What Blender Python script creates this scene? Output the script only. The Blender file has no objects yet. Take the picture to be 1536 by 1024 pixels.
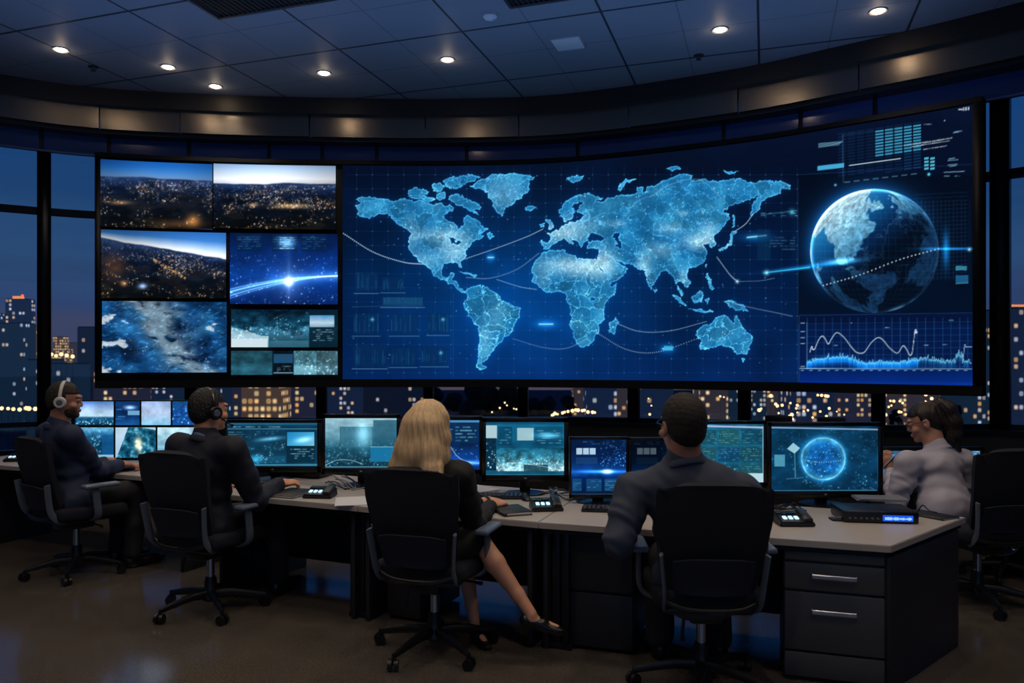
import bpy, bmesh, math, random
import numpy as np
from mathutils import Vector, Matrix
random.seed(7)
RS = np.random.RandomState
C = bpy.context.scene.collection
pi = math.pi

# ---------------------------------------------------------------- camera model (level camera, lens shifted up)
FOC, HOR, EYE = 1150.0, 538.0, 1.65
cam_d = bpy.data.cameras.new('camera')
cam = bpy.data.objects.new('camera', cam_d); C.objects.link(cam)
cam.location = (0, 0, EYE); cam.rotation_euler = (pi/2, 0, 0)
cam_d.sensor_width = 36; cam_d.lens = 36*FOC/1536
cam_d.shift_y = (HOR-512)/1536
cam_d.clip_end = 3000
bpy.context.scene.camera = cam

def W(px, py, s):            # a point seen at (px, py) whose scale is s pixels per metre
    return Vector(((px-768)/s, FOC/s, EYE-(py-HOR)/s))
def srgb(r, g, b):
    f = lambda c: (c/255/12.92) if c/255 <= .04045 else ((c/255+.055)/1.055)**2.4
    return (f(r), f(g), f(b), 1)

# ---------------------------------------------------------------- materials
MATS = {}
def mat(name, col, rough=.5, metal=0., spec=.5, bump=0., bscale=40., var=0., coat=0., stretch=None):
    if name in MATS: return MATS[name]
    m = bpy.data.materials.new(name); m.use_nodes = True
    nt = m.node_tree; b = nt.nodes['Principled BSDF']
    c = srgb(*col)
    b.inputs['Base Color'].default_value = c
    b.inputs['Roughness'].default_value = rough
    b.inputs['Metallic'].default_value = metal
    b.inputs['Specular IOR Level'].default_value = spec
    b.inputs['Coat Weight'].default_value = coat
    tc = nt.nodes.new('ShaderNodeTexCoord'); mp = nt.nodes.new('ShaderNodeMapping')
    nt.links.new(tc.outputs['Object'], mp.inputs['Vector'])
    if stretch: mp.inputs['Scale'].default_value = stretch
    n = nt.nodes.new('ShaderNodeTexNoise'); n.inputs['Scale'].default_value = bscale; n.inputs['Detail'].default_value = 4
    nt.links.new(mp.outputs['Vector'], n.inputs['Vector'])
    if var or True:
        mx = nt.nodes.new('ShaderNodeMix'); mx.data_type = 'RGBA'
        v = var or .06
        mx.inputs['A'].default_value = tuple(x*(1-v) for x in c[:3])+(1,)
        mx.inputs['B'].default_value = tuple(min(1, x*(1+v)) for x in c[:3])+(1,)
        nt.links.new(n.outputs['Fac'], mx.inputs['Factor'])
        nt.links.new(mx.outputs['Result'], b.inputs['Base Color'])
    if bump:
        bp = nt.nodes.new('ShaderNodeBump'); bp.inputs['Strength'].default_value = bump; bp.inputs['Distance'].default_value = .01
        nt.links.new(n.outputs['Fac'], bp.inputs['Height']); nt.links.new(bp.outputs['Normal'], b.inputs['Normal'])
    MATS[name] = m
    return m
def emat(name, col, strength):
    if name in MATS: return MATS[name]
    m = bpy.data.materials.new(name); m.use_nodes = True
    nt = m.node_tree; nt.nodes.clear()
    o = nt.nodes.new('ShaderNodeOutputMaterial'); e = nt.nodes.new('ShaderNodeEmission')
    e.inputs['Color'].default_value = srgb(*col); e.inputs['Strength'].default_value = strength
    nt.links.new(e.outputs[0], o.inputs[0]); MATS[name] = m
    return m
def screen_mat():
    m = bpy.data.materials.new('display_light'); m.use_nodes = True
    nt = m.node_tree; nt.nodes.clear()
    o = nt.nodes.new('ShaderNodeOutputMaterial'); e = nt.nodes.new('ShaderNodeEmission')
    a = nt.nodes.new('ShaderNodeAttribute'); a.attribute_name = 'Col'
    nt.links.new(a.outputs['Color'], e.inputs['Color']); e.inputs['Strength'].default_value = 1.0
    nt.links.new(e.outputs[0], o.inputs[0])
    return m
SCREEN = screen_mat()

# ---------------------------------------------------------------- mesh helpers
def link(name, me, parent=None, m=None):
    o = bpy.data.objects.new(name, me); C.objects.link(o)
    if m: me.materials.append(m)
    if parent: o.parent = parent
    return o
def tag(o, label=None, cat=None, group=None, kind=None):
    if label: o['label'] = label
    if cat: o['category'] = cat
    if group: o['group'] = group
    if kind: o['kind'] = kind
    return o
def thing(name, label, cat, loc=(0, 0, 0), rz=0, group=None):
    o = bpy.data.objects.new(name, None); C.objects.link(o)
    o.location = loc; o.rotation_euler = (0, 0, rz); o.empty_display_size = .1
    return tag(o, label, cat, group)
def copy_tree(o, parent=None):
    c = o.copy(); C.objects.link(c)
    if parent: c.parent = parent
    for ch in list(o.children): copy_tree(ch, c)
    return c

class MB:
    def __init__(s): s.bm = bmesh.new()
    def _x(s, r, loc, rot, size=(1, 1, 1)):
        M = Matrix.Translation(loc) @ (rot.to_4x4() if rot else Matrix.Identity(4)) @ Matrix.Diagonal((*size, 1))
        bmesh.ops.transform(s.bm, matrix=M, verts=r)
    def box(s, c, size, rot=None, bev=0., seg=2):
        r = bmesh.ops.create_cube(s.bm, size=1)['verts']
        bmesh.ops.transform(s.bm, matrix=Matrix.Diagonal((*size, 1)), verts=r)
        if bev:
            es = list({e for v in r for e in v.link_edges})
            q = bmesh.ops.bevel(s.bm, geom=es, offset=bev, segments=seg, affect='EDGES', profile=.5)
            r = list({v for f in q['faces'] for v in f.verts} | {v for v in r if v.is_valid})
        s._x(r, Vector(c), rot)
        return s
    def cyl(s, a, b, r0, r1=None, n=16, caps=True):
        a, b = Vector(a), Vector(b); d = b-a
        r = bmesh.ops.create_cone(s.bm, cap_ends=caps, segments=n, radius1=r0, radius2=r0 if r1 is None else r1, depth=d.length)['verts']
        s._x(r, (a+b)/2, Vector((0, 0, 1)).rotation_difference(d).to_matrix()); return s
    def sph(s, c, r, size=(1, 1, 1), rot=None, u=16, v=10):
        q = bmesh.ops.create_uvsphere(s.bm, u_segments=u, v_segments=v, radius=r)['verts']
        s._x(q, Vector(c), rot, size); return s
    def ico(s, c, r, size=(1, 1, 1), sub=2):
        q = bmesh.ops.create_icosphere(s.bm, subdivisions=sub, radius=r)['verts']
        s._x(q, Vector(c), None, size); return q
    def tube(s, pts, r, n=8, flat=None, closed=False):
        pts = [Vector(p) for p in pts]; rings = []; N = len(pts)
        prev = None
        for i, p in enumerate(pts):
            if closed: t = pts[(i+1) % N]-pts[i-1]
            else: t = pts[min(i+1, N-1)]-pts[max(i-1, 0)]
            t.normalize()
            if prev is None:
                prev = t.orthogonal() if flat is None else (Vector(flat)-t*t.dot(Vector(flat)))
            u = (prev-t*prev.dot(t)).normalized(); prev = u; w = t.cross(u)
            if isinstance(r, list): ru, rw = r[i] if isinstance(r[i], tuple) else (r[i], r[i])
            elif isinstance(r, tuple): ru, rw = r
            else: ru = rw = r
            rings.append([s.bm.verts.new(p+u*ru*math.cos(2*pi*k/n)+w*rw*math.sin(2*pi*k/n)) for k in range(n)])
        M = N if closed else N-1
        for i in range(M):
            A, B = rings[i], rings[(i+1) % N]
            for k in range(n): s.bm.faces.new((A[k], A[(k+1) % n], B[(k+1) % n], B[k]))
        if not closed:
            s.bm.faces.new(rings[0][::-1]); s.bm.faces.new(rings[-1])
        return s
    def prism(s, poly, z0, z1):
        lo = [s.bm.verts.new((x, y, z0)) for x, y in poly]; hi = [s.bm.verts.new((x, y, z1)) for x, y in poly]
        n = len(poly)
        s.bm.faces.new(lo[::-1]); s.bm.faces.new(hi)
        for i in range(n): s.bm.faces.new((lo[i], lo[(i+1) % n], hi[(i+1) % n], hi[i]))
        return s
    def lathe(s, prof, c=(0, 0, 0), n=24):
        rings = [[s.bm.verts.new((c[0]+r*math.cos(2*pi*k/n), c[1]+r*math.sin(2*pi*k/n), c[2]+z)) for k in range(n)] for r, z in prof]
        for A, B in zip(rings, rings[1:]):
            for k in range(n): s.bm.faces.new((A[k], A[(k+1) % n], B[(k+1) % n], B[k]))
        s.bm.faces.new(rings[0][::-1]); s.bm.faces.new(rings[-1]); return s
    def sheet(s, grid, th=0.):       # grid[i][j] of points
        V = [[s.bm.verts.new(p) for p in row] for row in grid]
        fs = []
        for i in range(len(V)-1):
            for j in range(len(V[0])-1):
                fs.append(s.bm.faces.new((V[i][j], V[i+1][j], V[i+1][j+1], V[i][j+1])))
        if th:
            bmesh.ops.recalc_face_normals(s.bm, faces=fs)
            bmesh.ops.solidify(s.bm, geom=fs, thickness=th)
        return s
    def build(s, name, m, parent=None, smooth=True, ang=35, off=None):
        if off is not None: bmesh.ops.translate(s.bm, vec=-Vector(off), verts=s.bm.verts)
        bmesh.ops.recalc_face_normals(s.bm, faces=s.bm.faces)
        me = bpy.data.meshes.new(name)
        if smooth:
            for e in s.bm.edges:
                if len(e.link_faces) == 2 and e.calc_face_angle(0) > math.radians(ang): e.smooth = False
        s.bm.to_mesh(me); s.bm.free()
        if smooth: me.polygons.foreach_set('use_smooth', [True]*len(me.polygons))
        return link(name, me, parent, m)

def bez(p, n=24):               # smooth curve through points (Catmull-Rom)
    P = [Vector(q) for q in p]; P = [2*P[0]-P[1]]+P+[2*P[-1]-P[-2]]; out = []
    for i in range(1, len(P)-2):
        a, b, c, d = P[i-1:i+3]
        for k in range(n):
            t = k/n
            out.append(.5*((2*b)+(c-a)*t+(2*a-5*b+4*c-d)*t*t+(3*b-a-3*c+d)*t**3))
    out.append(P[-2]); return out
# ---------------------------------------------------------------- what the displays show, painted as numbers (no image files)
SC = 2; CX0, CY0, CX1, CY1 = 90, 120, 1500, 790
CW, CH = (CX1-CX0)*SC, (CY1-CY0)*SC
CAN = np.zeros((CH, CW, 3), np.float32)
GY, GX = np.mgrid[0:CH, 0:CW].astype(np.float32)
GX = GX/SC+CX0; GY = GY/SC+CY0
def reg(x0, y0, x1, y1):
    a = lambda v, lo, hi: int(max(lo, min(hi, v)))
    return (slice(a((y0-CY0)*SC, 0, CH), a((y1-CY0)*SC+1, 0, CH)), slice(a((x0-CX0)*SC, 0, CW), a((x1-CX0)*SC+1, 0, CW)))
def A(*c): return np.array(c, np.float32)/255
def blur(a, sig):
    r = max(1, int(sig*3)); k = np.exp(-.5*(np.arange(-r, r+1)/sig)**2); k /= k.sum()
    out = a
    for ax in (0, 1):
        pad = [(0, 0)]*a.ndim; pad[ax] = (r, r)
        p = np.pad(out, pad, mode='edge'); acc = np.zeros_like(out, dtype=np.float32)
        n = out.shape[ax]
        for i, w in enumerate(k):
            sl = [slice(None)]*a.ndim; sl[ax] = slice(i, i+n); acc += np.float32(w)*p[tuple(sl)]
        out = acc
    return out
def noise(X, Y, seed=0, octv=4, gain=.5):
    r = RS(seed); T = r.rand(64, 64).astype(np.float32); out = np.zeros_like(X); amp = 1; tot = 0
    for o in range(octv):
        x = X*2**o+o*13.7; y = Y*2**o+o*7.3
        xi = np.floor(x).astype(int); yi = np.floor(y).astype(int); fx = x-xi; fy = y-yi
        fx = fx*fx*(3-2*fx); fy = fy*fy*(3-2*fy); xi &= 63; yi &= 63; x1 = (xi+1) & 63; y1 = (yi+1) & 63
        v = (T[yi, xi]*(1-fx)+T[yi, x1]*fx)*(1-fy)+(T[y1, xi]*(1-fx)+T[y1, x1]*fx)*fy
        out += amp*v; tot += amp; amp *= gain
    return out/tot
def sst(a, b, x):
    t = np.clip((x-a)/(b-a), 0, 1); return t*t*(3-2*t)
def lerp(a, b, t): return a+(b-a)*t[..., None]
def ramp(t, stops):
    xs = [s[0] for s in stops]; return np.stack([np.interp(t, xs, [s[1][i]/255 for s in stops]) for i in range(3)], -1).astype(np.float32)
def inpoly(X, Y, pts):
    m = np.zeros(X.shape, bool); n = len(pts)
    for i in range(n):
        x0, y0 = pts[i]; x1, y1 = pts[(i+1) % n]
        if y0 == y1: continue
        c = ((y0 > Y) != (y1 > Y)) & (X < (x1-x0)*(Y-y0)/(y1-y0)+x0); m ^= c
    return m
def rect(x0, y0, x1, y1, col, a=1.):
    s = reg(x0, y0, x1, y1); CAN[s] += (A(*col)-CAN[s])*a
def line(pts, col, w=1., a=1., glow=0., layer=None):
    L = CAN if layer is None else layer
    for (x0, y0), (x1, y1) in zip(pts, pts[1:]):
        g = max(w, glow*2.5)+1.5
        s = reg(min(x0, x1)-g, min(y0, y1)-g, max(x0, x1)+g, max(y0, y1)+g)
        X, Y = GX[s], GY[s]; dx, dy = x1-x0, y1-y0; l2 = dx*dx+dy*dy or 1e-6
        t = np.clip(((X-x0)*dx+(Y-y0)*dy)/l2, 0, 1)
        d = np.hypot(X-x0-t*dx, Y-y0-t*dy)
        k = np.clip(w/2+.5-d, 0, 1)*a
        if glow: k = np.maximum(k, np.exp(-(d/glow)**2)*a*.35)
        L[s] = np.maximum(L[s], A(*col)*k[..., None]+L[s]*(1-k[..., None]))
def arc(p, col, w=.7, a=.6, dotted=False, seed=0):
    q = [(v.x, v.y) for v in bez([(x, y, 0) for x, y in p], 16)]
    if not dotted: line(q, col, w, a)
    else:
        for i in range(0, len(q), 1): dot(q[i][0], q[i][1], .7, col, a)
def dot(x, y, r, col, a=1., glow=0.):
    g = r+1+glow*3; s = reg(x-g, y-g, x+g, y+g); d = np.hypot(GX[s]-x, GY[s]-y)
    k = np.clip(r+.5-d, 0, 1)*a
    if glow: k = np.maximum(k, np.exp(-(d/glow)**2)*a*.7)
    CAN[s] = CAN[s]*(1-k[..., None])+np.maximum(CAN[s], A(*col))*k[..., None]
def glow(x, y, sx, sy, col, a=1., ang=0):
    g = max(sx, sy)*2.6; s = reg(x-g, y-g, x+g, y+g); dx, dy = GX[s]-x, GY[s]-y
    c, n = math.cos(ang), math.sin(ang); u = dx*c+dy*n; v = -dx*n+dy*c
    CAN[s] += A(*col)*(np.exp(-(u/sx)**2-(v/sy)**2)*a)[..., None]
def lights(x0, y0, x1, y1, n, seed, prob, cols, amp=1., sm=.45, gl=1.6):
    """scatter n small lights in a rectangle where prob(u,v) says so"""
    s = reg(x0, y0, x1, y1); H, Wd = CAN[s].shape[:2]; r = RS(seed)
    imp = np.zeros((H, Wd, 3), np.float32)
    u, v = r.rand(n), r.rand(n); keep = r.rand(n) < prob(u, v); u, v = u[keep], v[keep]
    col = np.array(cols, np.float32)[r.randint(0, len(cols), len(u))]/255
    pw = (r.rand(len(u))**3*1.6+.25)[:, None]*(.35+.9*v[:, None])
    np.add.at(imp, ((v*(H-1)).astype(int), (u*(Wd-1)).astype(int)), col*pw)
    CAN[s] += amp*(blur(imp, sm*SC)*3.2*SC*.6+blur(imp, gl*SC)*5)
def quad(p, q, h, col, a=1.):
    s = reg(p[0]-1, min(p[1], q[1])-h-1, q[0]+1, max(p[1], q[1])+h+1); yc = p[1]+(q[1]-p[1])*(GX[s]-p[0])/max(q[0]-p[0], .1)
    k = np.clip(h+.3-np.abs(GY[s]-yc), 0, 1)*(GX[s] > p[0])*(GX[s] < q[0])*a; CAN[s] = CAN[s]*(1-k[..., None])+A(*col)*k[..., None]
def scribble(x0, y0, x1, y1, col, rows, seed, a=.7, dens=.6):
    """rows of unreadable small marks"""
    r = RS(seed); h = (y1-y0)/rows
    for i in range(rows):
        x = x0; y = y0+h*(i+.5)
        while x < x1:
            l = r.rand()*h*1.6+.6
            if r.rand() < dens: line([(x, y), (min(x+l, x1), y)], col, max(.7, h*.42), a*(.45+.55*r.rand()))
            x += l+.7
def UV(s, x0, y0, x1, y1): return (GX[s]-x0)/(x1-x0), (GY[s]-y0)/(y1-y0)

def aerial(x0, y0, x1, y1, hor, slope, skyc, seed, warm=.6, bright=(.5, .3)):
    s = reg(x0-.5, y0-(3 if y0 < 300 else 0), x1+.5, y1+2); u, v = UV(s, x0, y0, x1, y1)
    hl = hor+slope*u+.05*(noise(u*5, u*0, seed+1)-.5)
    t = np.clip((v+.05)/(hl+.05), 0, 1)
    sky = ramp(t, skyc)
    sky *= (.75+.5*np.exp(-((u-bright[0])/.55)**2))[..., None]
    d = np.clip((v-hl)/(1-hl), 0, 1)
    g = ramp(d, [(0, (38, 62, 104)), (.12, (18, 34, 66)), (.35, (10, 19, 36)), (1, (9, 12, 14))])
    n = noise(u*9, v*14, seed+2); g *= (.55+.9*n)[..., None]
    ld = sst(.52, .68, noise(u*6+3, v*9, seed+5))*sst(.0, .2, d)*.10
    g += ld[..., None]*A(120, 84, 40)
    m = sst(-.012, .012, v-hl); CAN[s] = lerp(sky, g, m)
    h2 = lambda uu: hor+slope*uu
    W1 = [(255, 170, 80), (255, 205, 140), (255, 225, 190), (200, 225, 255), (255, 150, 60)]
    blob = lambda uu, vv: noise(uu*5., vv*8., seed+9, 3)
    lights(x0, y0, x1, y1, 5200, seed, lambda uu, vv: (vv > h2(uu)+.03)*np.clip((blob(uu, vv)-.43)*4.5, 0.015, 1)*np.where(vv < h2(uu)+.38, .8, .22), W1, .50, .4, 1.2)
    lights(x0, y0, x1, y1, 900, seed+3, lambda uu, vv: (vv > h2(uu)+.02)*(vv < h2(uu)+.25), [(190, 220, 255), (255, 230, 190)], .35, .35, .9)
    return s

def wavy(pts, amp, seed):
    return pts
def crop(px, py, sc, pts): return [(px+x/sc, py+y/sc) for x, y in pts]
N_AM = [(100,200),(130,190),(170,192),(215,200),(262,208),(300,197),(330,205),(375,205),(420,212),(445,222),(470,215),(490,235),(510,222),(530,235),(515,250),(490,265),(480,285),(500,298),(530,305),(550,318),(555,335),(562,318),(575,310),(572,285),(590,270),(612,285),(640,300),(660,322),(685,330),(665,345),(640,350),(665,360),(640,375),(615,385),(600,410),(585,430),(575,455),(560,475),(570,500),(558,500),(545,478),(515,478),(485,487),(475,510),(480,535),(500,545),(515,528),(532,530),(525,555),(545,565),(553,590),(575,600),(570,608),(548,598),(525,578),(495,562),(465,550),(440,530),(425,505),(400,490),(380,475),(372,460),(345,440),(328,415),(330,380),(340,350),(320,335),(290,315),(262,290),(235,268),(195,265),(170,280),(135,285),(105,268),(115,250),(95,230),(120,215)]
ARC = [[(330,165),(350,150),(390,155),(420,165),(405,180),(360,190),(330,185)],[(330,192),(380,186),(430,188),(450,205),(420,208),(375,202)],[(430,140),(470,130),(495,150),(470,170),(440,165)],[(480,120),(530,100),(600,93),(650,100),(620,120),(570,140),(530,160),(500,150)],[(505,185),(560,180),(600,200),(640,225),(650,240),(620,250),(640,270),(600,255),(570,235),(540,220),(510,205)],[(455,175),(490,172),(495,195),(470,205),(450,195)],
  [(600,145),(650,112),(700,95),(780,88),(850,95),(890,102),(860,125),(855,160),(830,195),(790,215),(760,235),(742,275),(722,265),(705,240),(690,205),(675,170),(640,155)],[(840,235),(870,228),(890,238),(865,250),(845,247)],[(550,515),(590,525),(630,540),(615,545),(580,532)],[(676,358),(695,345),(703,365),(685,370)]]
S_AM = [(570,605),(600,585),(630,578),(680,590),(720,615),(740,640),(760,655),(790,665),(820,685),(815,720),(800,745),(785,785),(750,800),(735,830),(710,850),(690,880),(670,905),(650,920),(668,940),(650,948),(628,935),(632,880),(640,820),(640,760),(610,735),(580,690),(570,660),(590,635)]
AFR = [(100,435),(130,425),(195,420),(200,440),(235,448),(255,460),(330,460),(345,500),(375,545),(400,580),(430,572),(415,610),(385,645),(365,690),(375,725),(345,750),(345,780),(325,815),(300,840),(260,852),(245,830),(235,790),(218,745),(225,700),(205,640),(205,625),(180,608),(125,612),(85,590),(55,560),(55,500),(75,465)]
EUR = [(95,385),(130,385),(130,360),(120,350),(165,335),(190,310),(215,300),(240,300),(265,290),(285,270),(262,258),(245,250),(265,228),(280,215),(255,215),(230,235),(240,260),(235,285),(215,295),(195,300),(190,280),(172,275),(172,250),(200,215),(240,185),(290,175),(330,185),(365,200),(335,210),(370,215),(385,195),(440,185),(500,180),(515,170),(510,145),(535,145),(545,175),(560,150),(600,140),(650,110),(700,88),(760,95),(750,115),(800,115),(860,120),(920,110),(960,115),(1030,125),(1100,118),(1140,122),(1190,140),(1185,155),(1150,150),(1140,175),(1090,190),(1070,205),(1050,240),(1020,275),(1010,250),(1030,210),(1055,180),(1000,210),(950,220),(920,225),(895,260),(920,265),(915,290),(880,340),(850,365),(860,400),(845,415),(830,390),(800,400),(820,430),(815,460),(790,490),(760,500),(740,510),(735,540),(750,560),(735,585),(715,570),(700,560),(690,580),(715,610),(710,630),(695,600),(685,560),(665,540),(650,510),(610,530),(585,580),(575,598),(555,560),(545,515),(520,505),(500,490),(460,485),(440,470),(420,465),(445,490),(475,505),(460,530),(410,565),(385,575),(365,520),(335,475),(340,440),(345,415),(300,415),(295,395),(320,385),(370,380),(360,365),(330,350),(300,365),(300,385),(280,390),(270,415),(255,400),(245,385),(215,370),(235,400),(210,395),(190,375),(165,385),(140,400),(130,420),(98,420)]
ISL = [[(395,740),(425,718),(428,735),(412,795),(395,785)],[(115,280),(135,290),(150,320),(120,335),(130,310),(115,300)],[(90,310),(108,305),(105,325),(90,325)],[(200,105),(240,100),(280,97),(260,125),(225,130)],[(425,160),(440,130),(480,112),(520,108),(470,130),(450,150),(440,168)],[(645,60),(680,55),(710,70),(670,75)],[(890,75),(960,80),(920,88)],
  [(870,420),(900,405),(920,390),(925,350),(935,335),(955,345),(935,360),(935,395),(910,412),(880,430)],[(930,265),(940,275),(940,320),(933,325)],[(670,615),(700,630),(730,665),(720,672),(690,645)],[(750,630),(790,600),(805,620),(795,655),(765,655)],[(725,675),(780,685),(850,690),(850,698),(770,692)],[(815,640),(840,635),(825,665)],[(815,530),(825,525),(835,560),(850,590),(835,600),(825,570)],[(895,650),(940,650),(980,665),(1005,700),(970,690),(935,685),(915,665)],[(588,588),(602,605),(590,608)],[(813,485),(822,480),(818,500)],
  [(775,775),(810,755),(850,735),(870,715),(900,710),(912,725),(930,745),(940,735),(950,710),(965,730),(975,760),(1000,780),(1018,800),(1015,840),(1000,865),(990,880),(960,878),(940,870),(925,850),(890,840),(850,850),(815,858),(790,858),(785,840),(795,820),(775,795)],[(970,895),(988,897),(978,915)]]
LAKES = [[(415,350),(440,345),(435,370),(445,395),(440,415),(420,410),(425,385),(410,370)],[(302,352),(335,350),(372,372),(355,385),(310,380)],[(312,630),(330,632),(325,645),(314,642)]]

def paint_wall():
    global CAN
    # ---- base of the map display
    s = reg(505, 125, 1490, 600); X, Y = GX[s], GY[s]
    b = ramp(Y, [(140, (9, 20, 48)), (260, (5, 15, 38)), (400, (3, 25, 60)), (520, (4, 32, 78)), (590, (5, 36, 92))])
    gl = np.exp(-((X-780)/190)**2-((Y-440)/130)**2)
    b = b+gl[..., None]*A(0, 34, 62)
    b *= (.8+.4*noise(X/60, Y/60, 3))[..., None]
    CAN[s] = b
    rect(1196, 262, 1470, 486, (4, 12, 26), .72)
    # ---- grid
    for i in range(11):
        pass
    for gx in np.arange(535, 1200, 23.6): line([(gx, 250), (gx, 566)], (40, 100, 170), .8, .16)
    for gy in np.arange(262, 566, 21.2): line([(520, gy), (1196, gy-(gx-gx)*0)], (40, 100, 170), .8, .16)
    for gx in np.arange(535, 1200, 23.6):
        for gy in np.arange(262, 566, 21.2): dot(gx, gy, .55, (120, 180, 230), .55)
    # ---- land
    polys = [crop(500, 230, 2.925, p) for p in [N_AM, S_AM]+ARC]+[crop(780, 230, 2.926, p) for p in [AFR, EUR]+ISL]
    holes = [crop(780, 230, 2.926, p) for p in LAKES]+[crop(500, 230, 2.925, [(510,372),(530,368),(535,385),(550,378),(560,390),(540,400),(520,395)])]
    s = reg(515, 240, 1200, 572); X, Y = GX[s], GY[s]
    jx = (noise(X/7, Y/7, 21)-.5)*7+(noise(X/2.2, Y/2.2, 23)-.5)*2.4; jy = (noise(X/7, Y/7, 22)-.5)*7+(noise(X/2.2, Y/2.2, 24)-.5)*2.4
    m = np.zeros(X.shape, bool)
    for p in polys:
        xs, ys = [q[0] for q in p], [q[1] for q in p]
        sub = reg(min(xs)-8, min(ys)-8, max(xs)+8, max(ys)+8)
        o = (slice(max(sub[0].start-s[0].start, 0), sub[0].stop-s[0].start), slice(max(sub[1].start-s[1].start, 0), sub[1].stop-s[1].start))
        m[o] |= inpoly(X[o]+jx[o], Y[o]+jy[o], p)
    for p in holes: m &= ~inpoly(X+jx, Y+jy, p)
    mf = blur(m.astype(np.float32), .8)
    n1 = noise(X/22, Y/22, 31); n2 = noise(X/4, Y/4, 32, 3)
    land = ramp(n1*.78+n2*.22, [(0.2, (18, 88, 138)), (.5, (28, 112, 164)), (.8, (54, 146, 192))])
    hot = np.zeros_like(X)
    for hx, hy, rx, ry, a in [(682,372,26,26,.75),(650,352,38,10,.5),(632,392,22,16,.45),(615,350,14,30,.35),(840,350,30,16,.75),(868,338,34,18,.45),(905,392,20,22,.75),(845,398,44,13,.72),(880,402,30,16,.6),(966,400,12,18,.75),(990,375,24,12,.5),(1048,362,22,12,.95),(1064,345,14,14,.6),(1005,342,22,9,.55),(1090,365,10,10,.6),(1028,415,12,12,.55),(1025,320,9,5,.5),(925,335,16,6,.4),(754,290,36,26,.42),(745,470,20,26,.25),(815,420,14,14,.3),(725,510,18,28,.3),(1083,500,26,22,.10),(668,300,24,16,.12)]:
        hot += a*np.exp(-((X-hx)/rx)**2-((Y-hy)/ry)**2)*(.72+.56*n2)
    hot = np.clip(hot, 0, 1)
    land = lerp(land, np.broadcast_to(A(172, 214, 234), land.shape), np.clip(hot*1.05-.06, 0, 1)*.85)
    # borders and roads glowing over the land
    def cells(size, seed, warp):
        x = X/size+(noise(X/9, Y/9, seed+1)-.5)*warp; y = Y/size+(noise(X/9, Y/9, seed+2)-.5)*warp; T = RS(seed).rand(64, 64, 2).astype(np.float32)
        xi = np.floor(x).astype(int); yi = np.floor(y).astype(int); d1 = np.full(X.shape, 9., np.float32); d2 = d1.copy(); idc = np.zeros(X.shape, np.float32)
        for i in (-1, 0, 1):
            for j in (-1, 0, 1):
                q = T[(yi+j) & 63, (xi+i) & 63]; d = np.hypot(xi+i+q[..., 0]-x, yi+j+q[..., 1]-y); n_ = d < d1
                d2 = np.where(n_, d1, np.minimum(d2, d)); idc = np.where(n_, q[..., 0], idc); d1 = np.where(n_, d, d1)
        return (d2-d1)*size, idc
    e1_, c1 = cells(21, 141, .9); e2_, c2 = cells(9, 143, .8); e3_, _ = cells(46, 147, 1.4)
    land *= (.90+.2*c1)[..., None]
    south = sst(395, 450, Y)
    vein = np.exp(-(e1_/.75)**2)*(.45+.45*south)+np.exp(-(e2_/.5)**2)*(.08+.4*np.clip(hot, 0, 1))+np.exp(-(e3_/.8)**2)*.5
    land = land+(vein*(.55+.8*n2))[..., None]*A(120, 185, 210)*.70
    edge = np.clip(mf*(1-blur(m.astype(np.float32), 2.2))*2.2, 0, 1)
    land = land+edge[..., None]*A(110, 180, 210)*.62
    halo = blur(m.astype(np.float32), 12)
    CAN[s] += (halo*.5)[..., None]*A(4, 44, 76)
    CAN[s] = lerp(CAN[s], land, mf)
    r = RS(5)
    for _ in range(620):
        x, y = 530+r.rand()*650, 262+r.rand()*290
        i, j = int((y-CY0)*SC)-s[0].start, int((x-CX0)*SC)-s[1].start
        if m[min(i, m.shape[0]-1), min(j, m.shape[1]-1)]: dot(x, y, .4+r.rand()*.55, (215, 240, 250), .75)
        elif r.rand() < .2: dot(x, y, .4+r.rand()*.7, (90, 170, 225), .6)
    # ---- dotted routes
    w = (190, 220, 240)
    arc([(515,350),(560,378),(605,393),(635,396)], w, .8, .6); arc([(515,350),(560,378),(605,393),(635,396)], w, .8, .8, True)
    arc([(695,389),(745,372),(790,355),(815,343)], w, .8, .7)
    arc([(700,416),(735,417),(775,404),(808,380)], w, .8, .6, True); arc([(745,419),(780,430),(805,434)], w, .8, .5)
    arc([(770,508),(815,521),(850,522),(880,508)], w, .8, .5, True)
    arc([(925,485),(960,497),(1005,496),(1060,482)], w, .8, .55); arc([(897,500),(940,524),(985,528),(1045,508)], w, .9, .7, True)
    arc([(1130,320),(1118,336),(1100,348)], w, .8, .7); arc([(1075,385),(1095,412),(1106,422)], w, .8, .7)
    arc([(1100,455),(1130,462),(1160,468),(1188,474)], w, .8, .5, True); arc([(1110,422),(1140,421),(1162,417)], w, .7, .35)
    arc([(975,295),(1010,275),(1050,270),(1085,300)], w, .8, .5, True); arc([(920,345),(960,300),(1010,290)], w, .7, .4, True)
    dot(1106, 422, 1.5, (190, 240, 255), 1, 3); dot(1150, 409, 2, (150, 230, 255), 1, 4)
    for x, y, l, c in [(819,486,10,1),(1001,523,7,1),(1135,356,14,0),(736,386,4,1)]:
        glow(x, y, l*1.6, 7, (10, 120, 190), .5); line([(x-l, y), (x+l, y-(3 if not c else 0))], (150, 240, 255), 1.6, 1, 2)
    rect(996, 519, 1009, 525, (60, 180, 225), .9)
    line([(1142,322),(1195,316)], (80, 190, 225), 1, .5, 1.5); dot(1188, 318, 2.4, (90, 220, 240), .7, 5)
    scribble(1142, 318, 1196, 325, (120, 200, 230), 2, 61, .5, .45)
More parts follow.
